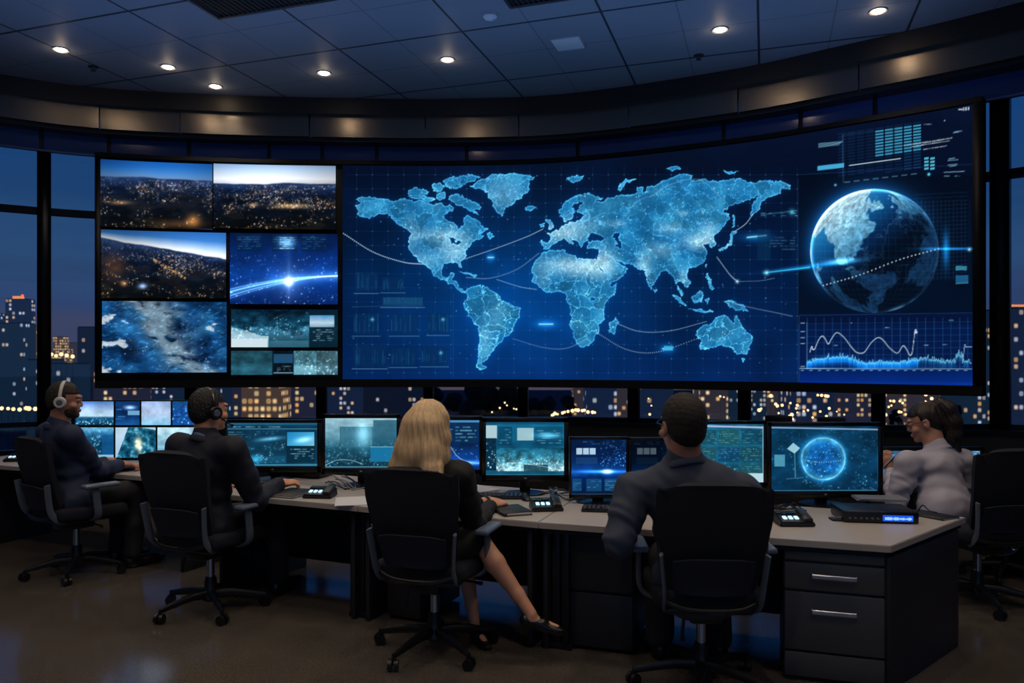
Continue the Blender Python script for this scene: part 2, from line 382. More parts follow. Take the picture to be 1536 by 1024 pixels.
    # ---- faint windows at the lower left of the map
    for k, (x0, y0, x1, y1) in enumerate([(533,408,566,437),(573,416,606,436),(573,445,635,458),(530,470,568,501),(586,470,627,501),(642,470,672,500),(530,518,579,550),(586,522,624,548),(632,520,671,547)]):
        rect(x0, y0, x1, y1, (8, 44, 84), .55); r = RS(70+k)
        for _ in range(16):
            x = x0+r.rand()*(x1-x0); y = y0+r.rand()*(y1-y0)*.5
            line([(x, y), (x, y1-1-r.rand()*6)], (40, 120, 165), .8, .32*r.rand()+.08)
        line([(x0-2, y1+3), (x1+2, y1+3)], (120, 180, 205), .9, .55)
        if k in (3, 5, 8): dot(x0+(x1-x0)*.75, y0+9, 2.2, (90, 200, 230), .7, 3)
    line([(528, 460), (634, 458)], (90, 150, 190), .8, .35); rect(575, 446, 634, 457, (40, 110, 150), .35)
    # ---- panel edges
    for seg in [[(1197,268),(1197,572)],[(1197,262),(1461,246)],[(1197,572),(1462,574)],[(680,440),(680,566)]]: line(seg, (50, 90, 150), .8, .4)
    # ---- top right: blocks of cells and marks
    def sh(x, y): return (x, y)
    def CR(x, y): return (1180+x/5.12, 150+y/5.12)
    for i in range(9):
        for j in range(16):
            x = 395+i*72; y = 262-i*10.6+j*23+(0)
            hi = (i >= 4 and 230-(i-4)*12 < y < 432-(i-4)*10)
            a = .85 if hi else (.42 if (i >= 7 and y > 395) else .20)
            if y > 600-(i)*9: continue
            p, q = CR(x, y), CR(x+60, y-8)
            quad(p, q, 1.35, (70, 175, 215) if hi else (30, 95, 150), a)
    for i in range(2):
        for j in range(4): quad(CR(1055+i*48, 450+j*26), CR(1090+i*46, 446+j*26), 1.7, (90, 200, 230), .9)
    quad(CR(238, 524), CR(442, 500), 3.6, (70, 175, 220), .95)
    for k in range(4): line([CR(246, 335+k*9), CR(430-10*k, 318+k*8)], (150, 215, 235), .9, .75)
    for k, (x0, y0, x1) in enumerate([(900,340,1270),(960,350,1250),(1050,372,1225),(1050,322,1200)]):
        r = RS(90+k); x = x0
        while x < x1:
            l = 6+r.rand()*26; sl = -.155
            line([CR(x, y0+(x-x0)*sl+8), CR(min(x+l, x1), y0+(x+l-x0)*sl+8)], (225, 245, 255), .9, .55+.45*r.rand()); x += l+5+r.rand()*6
    r = RS(99); x = 482
    while x < 872:
        l = 4+r.rand()*11; line([CR(x, 502-(x-482)*.135), CR(x+l, 502-(x+l-482)*.135)], (220, 245, 255), 1.1, .9); x += l+4+(40 if 800 < x < 806 else 0)
    line([CR(430, 270), CR(435, 632)], (70, 130, 180), .8, .6); line([CR(430, 268), CR(670, 236)], (60, 110, 160), .8, .4)
    for k in range(8): line([CR(445+k*73, 632-k*9), CR(485+k*73, 628-k*9)], (170, 215, 235), .9, .6)
    for x0, x1, y in [(1240,1315,465),(1245,1290,452),(1240,1310,500),(1255,1300,510),(1210,1365,555),(1290,1345,245),(1280,1320,252)]: line([CR(x0, y), CR(x1, y-8)], (150, 205, 230), 1.1, .75)
    scribble(*CR(1180, 575), *CR(1380, 592), (150, 200, 230), 1, 12, .6, .5)
    dot(*CR(1092, 570), 1.8, (90, 210, 240), 1, 2.5); dot(*CR(374, 652), 1.5, (120, 200, 240), .8, 2); dot(*CR(1213, 158), 1, (160, 220, 240), .8)
    scribble(*CR(1322, 62), *CR(1350, 82), (230, 240, 255), 1, 14, .9, .9)
    for k, g in enumerate('112'): line([CR(1360+k*18, 60-k*2), CR(1360+k*18, 78-k*2)], (230, 240, 255), 1.6, .9)
    scribble(*CR(1055, 178), *CR(1130, 194), (190, 225, 240), 1, 15, .8, .7)
    line([(1460.5,157),(1461.5,268)], (70, 100, 160), .9, .5)
    # ---- fine grid right of the globe, small blocks
    for gx in np.arange(1376, 1456, 6): line([(gx, 300), (gx, 420)], (40, 90, 140), .7, .3)
    for gy in np.arange(292, 420, 6): line([(1372, gy), (1452, gy-4)], (40, 90, 140), .7, .3)
    rect(1434, 399, 1450, 405, (60, 150, 180), .8); rect(1434, 413, 1452, 424, (30, 105, 150), .8); line([(1434, 425), (1452, 424)], (130, 210, 230), .9, .7)
    scribble(1155, 354, 1192, 376, (70, 120, 150), 5, 77, .5, .5); rect(1136, 344, 1156, 390, (10, 50, 85), .5)
    # ---- globe
    cx, cy, rx, ry = 1312, 376.5, 96.5, 93
    s = reg(cx-125, cy-125, cx+125, cy+125); X, Y = GX[s], GY[s]
    u, v = (X-cx)/rx, (Y-cy)/ry; d = np.sqrt(u*u+v*v)
    z = np.sqrt(np.clip(1-d*d, 0, 1)); lon = np.arctan2(u, z+1e-3); lat = np.arcsin(np.clip(v, -1, 1))
    n = noise(lon*2.3+3, lat*2.3+1.2, 53, 5); nd = noise(lon*14, lat*14, 54, 3)
    lit = np.clip(.15-.62*u-.72*v, 0, 1.2)
    cont = sst(.50, .56, n+.34*np.exp(-((u+.42)/.5)**2-((v+.45)/.5)**2)+.18*np.exp(-((u-.12)/.3)**2-((v-.55)/.22)**2)-.38*np.exp(-((u-.25)/.4)**2-((v+.02)/.36)**2)-.02)
    oc = ramp(lit, [(0, (4, 14, 30)), (.35, (8, 38, 78)), (.7, (18, 92, 152)), (1.1, (60, 160, 215))])
    ld = ramp(lit, [(0, (16, 46, 80)), (.3, (50, 110, 150)), (.6, (104, 170, 204)), (1.1, (196, 226, 240))])*(.60+.75*nd)[..., None]
    g = lerp(oc, ld, cont)
    ed = np.exp(-((n-.53)/.012)**2)*.25*(lit+.25); g += ed[..., None]*A(150, 210, 235)
    gr = np.maximum(np.exp(-((np.abs((lon*9) % 1-.5)-.5)/.05)**2), np.exp(-((np.abs((lat*9) % 1-.5)-.5)/.05)**2))*.10
    g += gr[..., None]*A(60, 130, 180)
    rim = np.exp(-((1-d)/.035)**2)*np.clip(.35-.5*u-.75*v+np.exp(-((u-.35)/.2)**2)*(v > .5)*1.1, .12, 1.4)
    g += rim[..., None]*A(120, 205, 245)*.9
    CAN[s] = lerp(CAN[s], g, sst(1.006, .994, d))
    out = np.where(d > 1, np.exp(-((d-1)/.10)), 0)*np.clip(.28-.4*u-.6*v, .04, 1)
    CAN[s] += out[..., None]*A(20, 110, 190)*.75
    line([(1146,409),(1214,401)], (60, 200, 255), 1.4, .9, 2.4); glow(1225, 398, 60, 3, (10, 130, 200), .5, -.12)
    glow(1262, 392, 22, 4, (120, 220, 255), .8, -.08); glow(1419, 374, 5, 24, (20, 140, 220), .7); glow(1425, 373, 40, 2, (30, 150, 230), .8); dot(1454, 374, 1.6, (150, 230, 255), 1, 3)
    q = bez([(1235,428,0),(1290,412,0),(1350,389,0),(1408,373,0)], 10)
    for p in q: dot(p.x, p.y, .9, (225, 245, 255), .95)
    # ---- chart at the lower right
    rect(1200, 470, 1462, 574, (6, 22, 66), .55)
    s = reg(1200, 520, 1466, 590); CAN[s] += (sst(540, 580, GY[s])*.5)[..., None]*A(0, 30, 110)
    def CC(x, y): return (1180+x/5.12, 460+y/5.12)
    for k in range(20): line([CC(158+k*65, 85), CC(158+k*65, 475)], (50, 120, 190), .8, .45)
    for k in range(8): line([CC(155, 130+k*49), CC(1420, 115+k*49)], (45, 105, 175), .8, .35)
    gxs = np.arange(158, 1420, 4.); r = RS(17)
    base = np.interp(gxs, [158,230,330,380,460,520,600,720,900,960,1080,1180,1290,1330,1360,1420], [440,412,400,395,392,418,445,432,436,425,408,432,430,400,420,440])
    tp = base-np.abs(r.randn(len(gxs)))*13*np.where(gxs < 900, 1, 1.4)
    tp[(gxs > 1300) & (gxs < 1345)] -= r.rand(((gxs > 1300) & (gxs < 1345)).sum())*85
    s = reg(1205, 515, 1462, 555); cxp = (GX[s]-1180)*5.12; cyp = (GY[s]-460)*5.12
    top = np.interp(cxp, gxs, tp); sm = np.interp(cxp, gxs, base)
    fill = (cyp > top)*(cyp < 472)*(cxp > 158)*(cxp < 1400)
    CAN[s] += (fill*np.exp(-(cyp-top)/26.)*.62)[..., None]*A(60, 190, 235)
    CAN[s] += (np.exp(-((cyp-sm-10)/34.)**2)*(cxp > 150)*(cxp < 1010+0*cxp)*.55)[..., None]*A(0, 110, 200)
    line([CC(x, y) for x, y in zip(gxs, tp)], (150, 235, 250), .9, .55)
    cv = [(178,350),(192,305),(200,325),(216,322),(245,255),(272,225),(295,245),(320,285),(345,245),(385,198),(440,235),(490,300),(530,345),(565,356),(600,345),(650,275),(700,237),(740,255),(790,315),(850,355),(893,300),(920,325),(945,370),(965,345),(985,190),(995,180)]
    line([(a.x, a.y) for a in bez([(*CC(x, y), 0) for x, y in cv], 6)], (225, 245, 255), .55, 1, .8)
    line([CC(1350, 430), CC(1368, 290), CC(1378, 308), CC(1422, 308)], (170, 215, 240), 1., .8); dot(*CC(993, 195), 2, (230, 245, 255), .9, 2)
    line([CC(100, 473), CC(1420, 478)], (190, 235, 250), .7, .9, .9); line([CC(155, 120), CC(155, 473)], (120, 180, 220), .8, .6)
    for y in (125, 190, 237, 282, 458): line([CC(110, y), CC(136, y)], (190, 215, 235), 1.3, .7)
    for k in range(20): line([CC(112+k*66, 488), CC(130+k*66, 487)], (170, 220, 240), 1.2, .7)
    for x, y in [(482,124),(772,160),(375,296),(1125,107),(1262,104),(1072,295),(1215,290)]: scribble(*CC(x-14, y-8), *CC(x+16, y+8), (160, 215, 245), 1, x, .8, .9)
    for seg in [[(1199,473),(1460,469)],[(1460,469),(1461,552)],[(1199,473),(1199,570)]]: line(seg, (50, 90, 160), .8, .5)

def paint_tiles():
    blue = [(0, (14, 56, 120)), (.5, (26, 88, 160)), (.85, (66, 116, 172)), (1, (92, 118, 156))]
    pale = [(0, (96, 130, 176)), (.4, (160, 184, 212)), (.8, (222, 228, 236)), (1, (196, 196, 206))]
    aerial(149, 238, 319, 343, .24, .07, blue, 101, bright=(.6, .3))
    aerial(320, 245, 504, 345, .30, .0, pale, 111, bright=(.38, .3))
    glow(180, 304, 15, 3, (255, 170, 80), .5); glow(290, 330, 10, 9, (255, 160, 70), .55); glow(438, 309, 26, 3.5, (255, 190, 100), .6); glow(380, 307, 7, 2.5, (255, 180, 90), .6); glow(270, 336, 34, 6, (255, 150, 60), .25)
    aerial(152, 344, 340, 451, .12, .30, [(0, (22, 72, 138)), (.5, (50, 108, 176)), (.9, (206, 218, 232)), (1, (232, 226, 222))], 121, bright=(.85, .3))
    r = RS(66)
    for k in range(70):
        t = r.rand(); dot(228+50*t+r.randn()*1.6, 388+30*t+r.randn()*1.2, .35+.5*r.rand(), (255, 190, 110), .4+.5*r.rand(), 1.)
    glow(214, 429, 6, 4, (160, 200, 255), .9); glow(186, 425, 5, 4, (255, 170, 90), .6); glow(170, 400, 16, 22, (255, 140, 60), .20)
    # burst of light over a blue planet
    x0, y0, x1, y1 = 345, 349, 507, 457; s = reg(x0-2, y0-3, x1+3, y1+3); u, v = UV(s, x0, y0, x1, y1)
    b = ramp(v, [(0, (6, 22, 58)), (.3, (8, 42, 110)), (.6, (12, 66, 160)), (1, (6, 30, 84))])*(.7+.6*noise(u*7, v*5, 6))[..., None]
    yl = .80-.42*u+.20*u*u+.02
    for k, (o, wd, a) in enumerate([(0, .010, .7), (-.035, .008, .45), (.055, .008, .5), (.09, .007, .3), (.02, .07, .32)]): b += (np.exp(-((v-yl-o*(1-u*1.1))/wd)**2)*a)[..., None]*A(140, 200, 245)
    dd = np.hypot((u-.545)*1.5, v-.68); b += (np.exp(-(dd/.050)**2)*1.2+np.exp(-dd/.11)*.55)[..., None]*A(215, 228, 250)
    b += (np.exp(-(np.abs(u-.545)/.02))*np.exp(-np.abs(v-.68)/.25)*.35)[..., None]*A(180, 210, 250)
    CAN[s] = b; lights(x0, y0, x1, y1, 500, 8, lambda a, c: (c > .3)*.6, [(190, 220, 255)], .5, .4, 1.)
    for k, xx in enumerate((355, 408, 452)):
        rect(xx, 351, xx+38, 377, (9, 34, 72), .7); r = RS(k)
        for i in range(14): line([(xx+2+r.rand()*34, 353+r.rand()*8), (xx+2+r.rand()*34, 353+r.rand()*8)], (40, 100, 150), .8, .3)
        scribble(xx+2, 354, xx+36, 374, (60, 140, 190), 6, 30+k, .4, .5)
    glow(430, 364, 11, 8, (120, 200, 245), .8); scribble(420, 355, 441, 374, (190, 235, 255), 6, 37, .9, .7)
    # earth from orbit
    x0, y0, x1, y1 = 152, 451, 341, 561; s = reg(x0-2, y0-3, x1+3, y1+3); u, v = UV(s, x0, y0, x1, y1)
    n = noise(u*5, v*5, 15, 5); f = noise(u*16+n*3, v*16+n*4, 16, 4)
    b = ramp(n, [(.25, (5, 26, 56)), (.5, (14, 62, 112)), (.75, (36, 104, 160))])*(.6+.8*f)[..., None]
    band = np.exp(-((u-.42-.32*v**1.6-.10*(n-.5)*4)/.16)**2)*sst(.30, .55, f+.25*n)
    b = lerp(b, np.broadcast_to(A(124, 146, 160), b.shape)*(.5+.9*f)[..., None], np.clip(band*1.1, 0, .85))
    cl = sst(.55, .80, (f-.5)*1.5+.16+.62*np.exp(-((u-.02)/.12)**2-((v-.26)/.07)**2)+.7*np.exp(-((u-.05)/.17)**2-((v-.60)/.09)**2)+.55*np.exp(-((u-.04)/.2)**2-((v-.97)/.07)**2)+.3*np.exp(-((u-.9)/.1)**2-((v-.35)/.08)**2))
    b = lerp(b, np.broadcast_to(A(205, 215, 222), b.shape), cl*.9)
    st = sst(.60, .80, noise(u*16-v*22, u*34+v*40, 18, 4))*.28; b += st[..., None]*A(90, 180, 215)
    CAN[s] = b; lights(x0, y0, x1, y1, 260, 19, lambda a, c: .4+0*a, [(190, 230, 255), (255, 220, 180)], .55, .45, 1.2)
    # two collages
    x0, y0, x1, y1 = 346, 463, 508, 522; s = reg(x0-2, y0-2, x1+2, y1+3); u, v = UV(s, x0, y0, x1, y1)
    n = noise(u*14, v*8, 25, 4)
    b = ramp(v+.5*(n-.5), [(0, (6, 26, 44)), (.45, (16, 66, 92)), (.6, (60, 120, 150)), (.8, (24, 70, 92)), (1, (10, 36, 52))])*(.6+.8*n)[..., None]
    wv = sst(.02, .05, v-(.50+.28*np.sin(u*4-.4)*(1-u)+.12*(n-.5)))*(u < .35); b = lerp(b, np.broadcast_to(A(190, 222, 236), b.shape), wv*.85*sst(.25, .75, v))
    CAN[s] = b; lights(x0, y0, x1, y1, 700, 26, lambda a, c: np.exp(-((c-.6+.3*a)/.22)**2)*(a < .75), [(190, 235, 250), (150, 220, 240)], .6, .4, 1)
    rect(347, 508, 401, 520.5, (214, 232, 240), .85); rect(402, 511, 463, 521, (70, 130, 156), .6); rect(464, 463, 508, 521, (8, 34, 50), .9)
    s = reg(465, 473, 501, 490); u, v = UV(s, 465, 473, 501, 490); CAN[s] = ramp(v+.3*(noise(u*3, v*2, 3)-.5), [(0, (80, 150, 200)), (.6, (190, 215, 232)), (1, (120, 160, 190))])
    scribble(470, 493, 500, 512, (170, 210, 225), 6, 28, .6, .5)
    rect(345, 525, 508, 564, (10, 40, 56), 1)
    for k, (a, c, col) in enumerate([(346, 408, (36, 88, 106)), (410, 440, (8, 26, 40)), (441, 475, (80, 140, 160)), (476, 507, (70, 110, 124))]):
        s = reg(a, 526, c, 562); u, v = UV(s, a, 526, c, 562); n = noise(u*6, v*6, 50+k)
        CAN[s] = (A(*col)*(.45+.7*n+.35*np.exp(-((v-.75)/.2)**2)*(k != 1))[..., None])
    line([(347, 545), (408, 546)], (6, 20, 28), 1.5, .8); rect(411, 531, 439, 544, (40, 90, 130), .8); scribble(416, 548, 436, 558, (170, 210, 225), 4, 5, .6, .6); line([(411, 559), (439, 559)], (180, 215, 230), 1, .8)
    rect(441, 549, 475, 561, (120, 178, 196), .7)
    lights(442, 526, 507, 562, 260, 31, lambda a, c: .5+0*a, [(210, 235, 240)], .6, .4, 1)

def pane(x0, y0, x1, y1, stops, seed, f=6, vary=.6):
    s = reg(x0-1, y0-1, x1+1, y1+1); u, v = UV(s, x0, y0, x1, y1)
    CAN[s] = ramp(v, stops)*(1-vary/2+vary*noise(u*f, v*f, seed, 5))[..., None]
    return s, u, v
def paint_monitors():
    teal = [(0, (14, 66, 96)), (.3, (12, 48, 72)), (.7, (14, 58, 82)), (1, (20, 84, 116))]
    # 1: dashboard with city at night and a small bright picture
    pane(338, 628, 482, 706, teal, 201); rect(340, 632, 480, 637, (40, 120, 160), .5); line([(340, 643), (480, 643)], (120, 190, 215), .9, .6)
    for k in range(12): line([(343, 648+k*3.4), (351+3*(k % 3), 648+k*3.4)], (150, 205, 220), .9, .6); line([(355, 648+k*3.4), (363+2*(k % 2), 648+k*3.4)], (120, 180, 200), .8, .5)
    scribble(345, 638, 420, 642, (190, 225, 235), 1, 3, .6, .6)
    lights(366, 645, 428, 695, 700, 31, lambda u, v: np.clip(noise(u*6, v*6, 2)-.35, 0, 1)*2, [(150, 225, 250), (210, 240, 255)], .55, .5, 1.3)
    glow(405, 658, 18, 3, (140, 225, 250), .6, -.1); glow(384, 688, 8, 5, (60, 190, 230), .8); rect(366, 684, 428, 694, (30, 110, 150), .35)
    rect(430, 647, 472, 694, (8, 40, 58), .8); s = reg(431, 648, 471, 668); u, v = UV(s, 431, 648, 471, 668)
    CAN[s] = ramp(u*.6+v*.4, [(0, (30, 130, 190)), (.6, (70, 170, 215)), (1, (130, 190, 215))])+(np.exp(-(((u-.6)/.3)**2+((v-.6-(.5-u)*.3)/.2)**2))*.45)[..., None]*A(255, 235, 235)
    scribble(436, 672, 470, 692, (150, 210, 225), 6, 33, .7, .5); line([(342, 697), (478, 697)], (90, 180, 215), 1.4, .8)
    # 2: street picture, pale sky
    s, u, v = pane(485, 626, 597, 702, [(0, (150, 190, 205)), (.35, (110, 165, 185)), (.6, (30, 84, 108)), (1, (12, 48, 66))], 203, 9, .5)
    rect(510, 640, 560, 672, (34, 92, 116), .75); rect(560, 630, 597, 690, (22, 76, 100), .7)
    for k in range(26): line([(512+k*1.8, 641+(k % 4)*2), (512+k*1.8, 670)], (130, 190, 205), .8, .25)
    glow(545, 650, 10, 18, (150, 200, 215), .6); lights(486, 660, 597, 700, 600, 41, lambda a, b: .5+0*a, [(170, 220, 235)], .45, .5, 1.1)
    arc([(487,698),(505,690),(525,690),(545,696)], (160, 215, 230), .8, .6); rect(556, 670, 594, 692, (24, 120, 170), .85); line([(556, 670), (594, 670)], (150, 210, 230), 1, .8)
    rect(485, 624, 598, 628, (160, 205, 220), .8); line([(488, 700), (594, 700)], (130, 200, 225), 1.2, .7)
    # 3: dark blue dashboard with arcs
    pane(602, 628, 722, 706, [(0, (14, 44, 84)), (.5, (10, 40, 86)), (.8, (14, 70, 160)), (1, (10, 34, 84))], 205)
    rect(604, 630, 720, 633, (90, 160, 210), .8)
    for a in [(606,640,640,662),(644,640,680,662),(682,636,716,664)]: rect(*a, (12, 46, 80), .8); scribble(a[0]+2, a[1]+2, a[2]-2, a[3]-1, (110, 180, 215), 5, int(a[0]), .7, .55)
    glow(690, 694, 34, 3, (110, 190, 255), 1); arc([(676,670),(686,684),(700,692),(720,695)], (190, 225, 255), .6, .8)
    r = RS(4)
    for k in range(60): dot(606+r.rand()*112, 668+r.rand()*30, .6, (150, 200, 250), .7)
    # 4: teal dashboard with harbour picture
    pane(726, 630, 848, 716, [(0, (20, 110, 150)), (.4, (14, 78, 112)), (.6, (16, 88, 120)), (1, (20, 84, 112))], 207)
    rect(728, 638, 745, 657, (190, 215, 222), .9); rect(729, 657, 744, 705, (8, 40, 62), .9); lights(730, 660, 744, 703, 60, 4, lambda a, b: .7+0*a, [(200, 235, 245)], .9, .5, 1)
    rect(776, 642, 800, 660, (170, 205, 212), .9); rect(748, 640, 768, 668, (10, 56, 84), .6); rect(803, 640, 844, 668, (10, 56, 84), .45)
    glow(822, 653, 16, 4, (130, 205, 220), .7); scribble(806, 644, 842, 666, (130, 200, 215), 6, 44, .6, .4); scribble(750, 642, 766, 666, (110, 180, 200), 6, 45, .5, .4)
    s = reg(745, 672, 846, 706); u, v = UV(s, 745, 672, 846, 706); n = noise(u*12, v*7, 47, 4)
    CAN[s] = ramp(v, [(0, (24, 100, 132)), (.5, (60, 140, 165)), (1, (150, 200, 212))])*(.35+1.1*n)[..., None]
    lights(745, 676, 846, 706, 900, 48, lambda a, b: b*.9, [(220, 240, 245)], .5, .4, 1.); rect(786, 697, 822, 706, (16, 56, 72), .85); line([(727, 712), (846, 712)], (80, 160, 190), 1, .6)
    arc([(748,706),(765,694),(800,697),(845,705)], (215, 238, 243), .8, .6)
    rect(727, 631, 847, 636, (14, 70, 100), .7)
    # 5: blue panel with bright streak; 6: its dark twin
    for q, (x0, dim) in enumerate([(856, 1.), (947, .42)]):
        s, u, v = pane(x0, 658, x0+84, 742, [(0, (6, 26, 60)), (.4, (8, 36, 84)), (.62, (14, 74, 160)), (.7, (6, 40, 100)), (1, (6, 26, 58))], 211+q)
        for k in range(3): rect(x0+9+k*10, 672, x0+17+k*10, 681, (180, 215, 240), .95)
        scribble(x0+4, 661, x0+50, 667, (90, 150, 190), 2, q, .5, .4); lights(x0+45, 660, x0+83, 700, 260, 49, lambda a, b: .5+0*a, [(70, 140, 200)], .8, .4, .9)
        rect(x0+8, 686, x0+40, 695, (30, 80, 130), .5)
        glow(x0+46, 707, 34, 2.2, (60, 150, 255), 1); glow(x0+55, 707, 7, 3, (230, 240, 255), 1.2)
        for a in [(3, 16), (24, 46), (51, 72)]: rect(x0+a[0], 718, x0+a[1], 736, (30, 96, 140), .55); scribble(x0+a[0]+1, 720, x0+a[1]-1, 735, (110, 180, 210), 5, a[0], .5, .5)
        line([(x0+2, 741), (x0+82, 741)], (120, 180, 215), 1, .4)
        CAN[reg(x0-1, 656, x0+86, 745)] *= dim
    # 7: teal grid of pictures
    pane(1005, 634, 1146, 724, [(0, (28, 100, 128)), (.5, (22, 84, 110)), (1, (18, 66, 92))], 221, 9, .9); line([(1006, 637.5), (1146, 641)], (190, 200, 250), 2.4, .9)
    for i in range(4):
        for j in range(3):
            a = (1008+i*35, 645+j*26, 1038+i*35, 666+j*26); rect(*a, (14+8*((i+j) % 3), 62+9*((i+j) % 3), 86+8*((i*j) % 3)), .75); scribble(a[0]+1, a[1]+1, a[2]-1, a[3]-1, (110, 190, 200), 6, i*7+j, .5, .4)
    rect(1106, 710, 1145, 724, (190, 225, 235), .95); lights(1006, 645, 1145, 705, 240, 51, lambda a, b: .4+0*a, [(150, 220, 225)], .4, .4, 1); line([(1145, 640), (1145, 724)], (180, 225, 240), 2, .8)
    # 8: blue globe
    s, u, v = pane(1156, 638, 1317, 738, [(0, (10, 52, 82)), (.5, (10, 58, 92)), (1, (8, 44, 72))], 231, 8, .9)
    line([(1157, 641), (1316, 644)], (150, 190, 230), 2.2, .8); lights(1157, 645, 1316, 735, 1500, 53, lambda a, b: np.clip(noise(a*7, b*6, 4)-.36, 0, 1)*1.6, [(130, 220, 245)], .42, .5, 1.2)
    rect(1162, 682, 1177, 699, (90, 170, 195), .8); s2 = inpoly(GX, GY, [(1190,664),(1200,672),(1192,680),(1181,673)]); CAN[s2] = A(150, 200, 212); line([(1192, 680), (1193, 716)], (110, 180, 200), 1.2, .7); line([(1180, 718), (1205, 716)], (110, 180, 200), 1, .5)
    d = np.hypot((GX-1235)/33, (GY-688)/32); n = noise(GX/9, GY/9, 57, 4); m = d < 1
    g = ramp(np.clip(d, 0, 1), [(0, (14, 82, 150)), (.7, (18, 104, 178)), (.93, (60, 170, 225)), (1, (170, 235, 250))])*(.55+.8*n)[..., None]
    CAN[m] = g[m]; o = (d >= 1) & (d < 1.5); CAN[o] += (np.exp(-(d-1)/.09)[..., None]*A(40, 160, 220)*.7)[o]
    for k in range(16): dot(1208+k*3.5, 690+3*math.sin(k/15*pi), .6, (190, 235, 250), .8)
    lights(1205, 660, 1266, 718, 260, 58, lambda a, b: ((a-.5)**2+(b-.5)**2 < .2)*.8, [(190, 240, 255)], .5, .4, .9); line([(1158, 736), (1315, 735)], (110, 190, 220), 1.2, .6)
    # woman's low display
    pane(1318, 670, 1476, 730, [(0, (30, 90, 140)), (.5, (40, 130, 190)), (1, (20, 80, 130))], 241); scribble(1450, 676, 1470, 690, (190, 225, 240), 5, 61, .9, .8); scribble(1326, 680, 1400, 692, (150, 210, 240), 3, 62, .6, .5)
    # stack of seven displays, top row then bottom row
    def bright(x0, y0, x1, y1, seed): return pane(x0, y0, x1, y1, [(0, (70, 120, 200)), (.4, (170, 200, 235)), (.62, (190, 225, 245)), (.7, (20, 80, 120)), (1, (10, 46, 74))], seed, 4, .5)
    bright(112, 600, 172, 638, 251); glow(130, 610, 10, 8, (120, 140, 255), .3); lights(113, 627, 171, 637, 160, 3, lambda a, b: .6+0*a, [(150, 220, 240)], .7, .5, 1)
    pane(173, 600, 211, 638, [(0, (14, 56, 110)), (.5, (10, 40, 88)), (1, (24, 92, 160))], 252); glow(195, 611, 8, 3, (200, 225, 255), .9); rect(192, 616, 209, 622, (120, 180, 220), .9); scribble(175, 612, 190, 630, (90, 160, 220), 5, 6, .6, .4)
    s, u, v = pane(212, 600, 257, 638, [(0, (150, 180, 225)), (.5, (180, 200, 232)), (1, (130, 195, 230))], 253, 5, .45); line([(233, 606), (233, 618), (240, 628)], (40, 90, 150), 1.3, .7); line([(233, 618), (224, 628)], (60, 110, 170), 1.2, .6)
    pane(258, 600, 302, 638, [(0, (24, 80, 140)), (.5, (14, 66, 140)), (1, (20, 84, 160))], 254); lights(259, 604, 300, 636, 200, 9, lambda a, b: .5+0*a, [(170, 220, 255)], .7, .5, 1.2)
    pane(113, 640, 172, 686, [(0, (120, 190, 225)), (.2, (50, 120, 165)), (.5, (12, 60, 92)), (1, (16, 70, 104))], 255, 9, .9); rect(153, 652, 171, 685, (20, 90, 150), .7); rect(114, 682, 171, 686, (170, 215, 240), .8); lights(114, 645, 152, 680, 160, 11, lambda a, b: .6+0*a, [(170, 230, 245)], .8, .5, 1.2)
    pane(173, 640, 235, 687, [(0, (190, 215, 235)), (1, (170, 205, 230))], 256, 3, .15)
    m = inpoly(GX, GY, [(192,641),(214,641),(235,645),(235,688),(174,688),(182,668)]); s = reg(173, 640, 235, 687); mm = m[s]; nn = noise(GX[s]/6, GY[s]/6, 91, 4); CAN[s] = np.where(mm[..., None], ramp(nn, [(.2, (6, 40, 62)), (.55, (20, 98, 130)), (.8, (120, 190, 215))]), CAN[s])
    glow(207, 665, 5, 9, (255, 170, 90), .9); glow(210, 672, 3, 12, (255, 200, 140), .5)
    pane(236, 640, 302, 687, [(0, (190, 225, 240)), (.5, (150, 205, 230)), (1, (60, 130, 170))], 257)
paint_wall(); paint_tiles(); paint_monitors()
CAN = np.clip(CAN, 0, 1)
LIN = np.where(CAN <= .04045, CAN/12.92, ((CAN+.055)/1.055)**2.4).astype(np.float32)
def sample(x, y):
    fx = np.clip((x-CX0)*SC, 0, CW-1.01); fy = np.clip((y-CY0)*SC, 0, CH-1.01)
    xi = fx.astype(int); yi = fy.astype(int); a = (fx-xi)[..., None]; b = (fy-yi)[..., None]
    return (LIN[yi, xi]*(1-a)+LIN[yi, xi+1]*a)*(1-b)+(LIN[yi+1, xi]*(1-a)+LIN[yi+1, xi+1]*a)*b
def display(name, P, parent=None, off=(0, 0, 0), label=None):
    """P: (ny, nx, 3) grid of world points on the glass; its light comes from the painted picture"""
    ny, nx = P.shape[:2]
    col = sample(768+FOC*P[..., 0]/P[..., 1], HOR-FOC*(P[..., 2]-EYE)/P[..., 1])
    me = bpy.data.meshes.new(name)
    idx = np.arange(ny*nx).reshape(ny, nx)
    q = np.stack([idx[:-1, :-1], idx[:-1, 1:], idx[1:, 1:], idx[1:, :-1]], -1).reshape(-1, 4)
    me.vertices.add(ny*nx); me.vertices.foreach_set('co', (P-np.array(off)).astype(np.float32).ravel())
    me.loops.add(q.size); me.loops.foreach_set('vertex_index', q.ravel().astype(np.int32))
    me.polygons.add(len(q)); me.polygons.foreach_set('loop_start', np.arange(0, q.size, 4, dtype=np.int32))
    me.update(calc_edges=True)
    at = me.attributes.new('Col', 'FLOAT_COLOR', 'POINT')
    at.data.foreach_set('color', np.concatenate([col, np.ones((ny, nx, 1))], -1).astype(np.float32).ravel())
    o = link(name, me, parent, SCREEN)
    if label: o['label'] = label
    return o
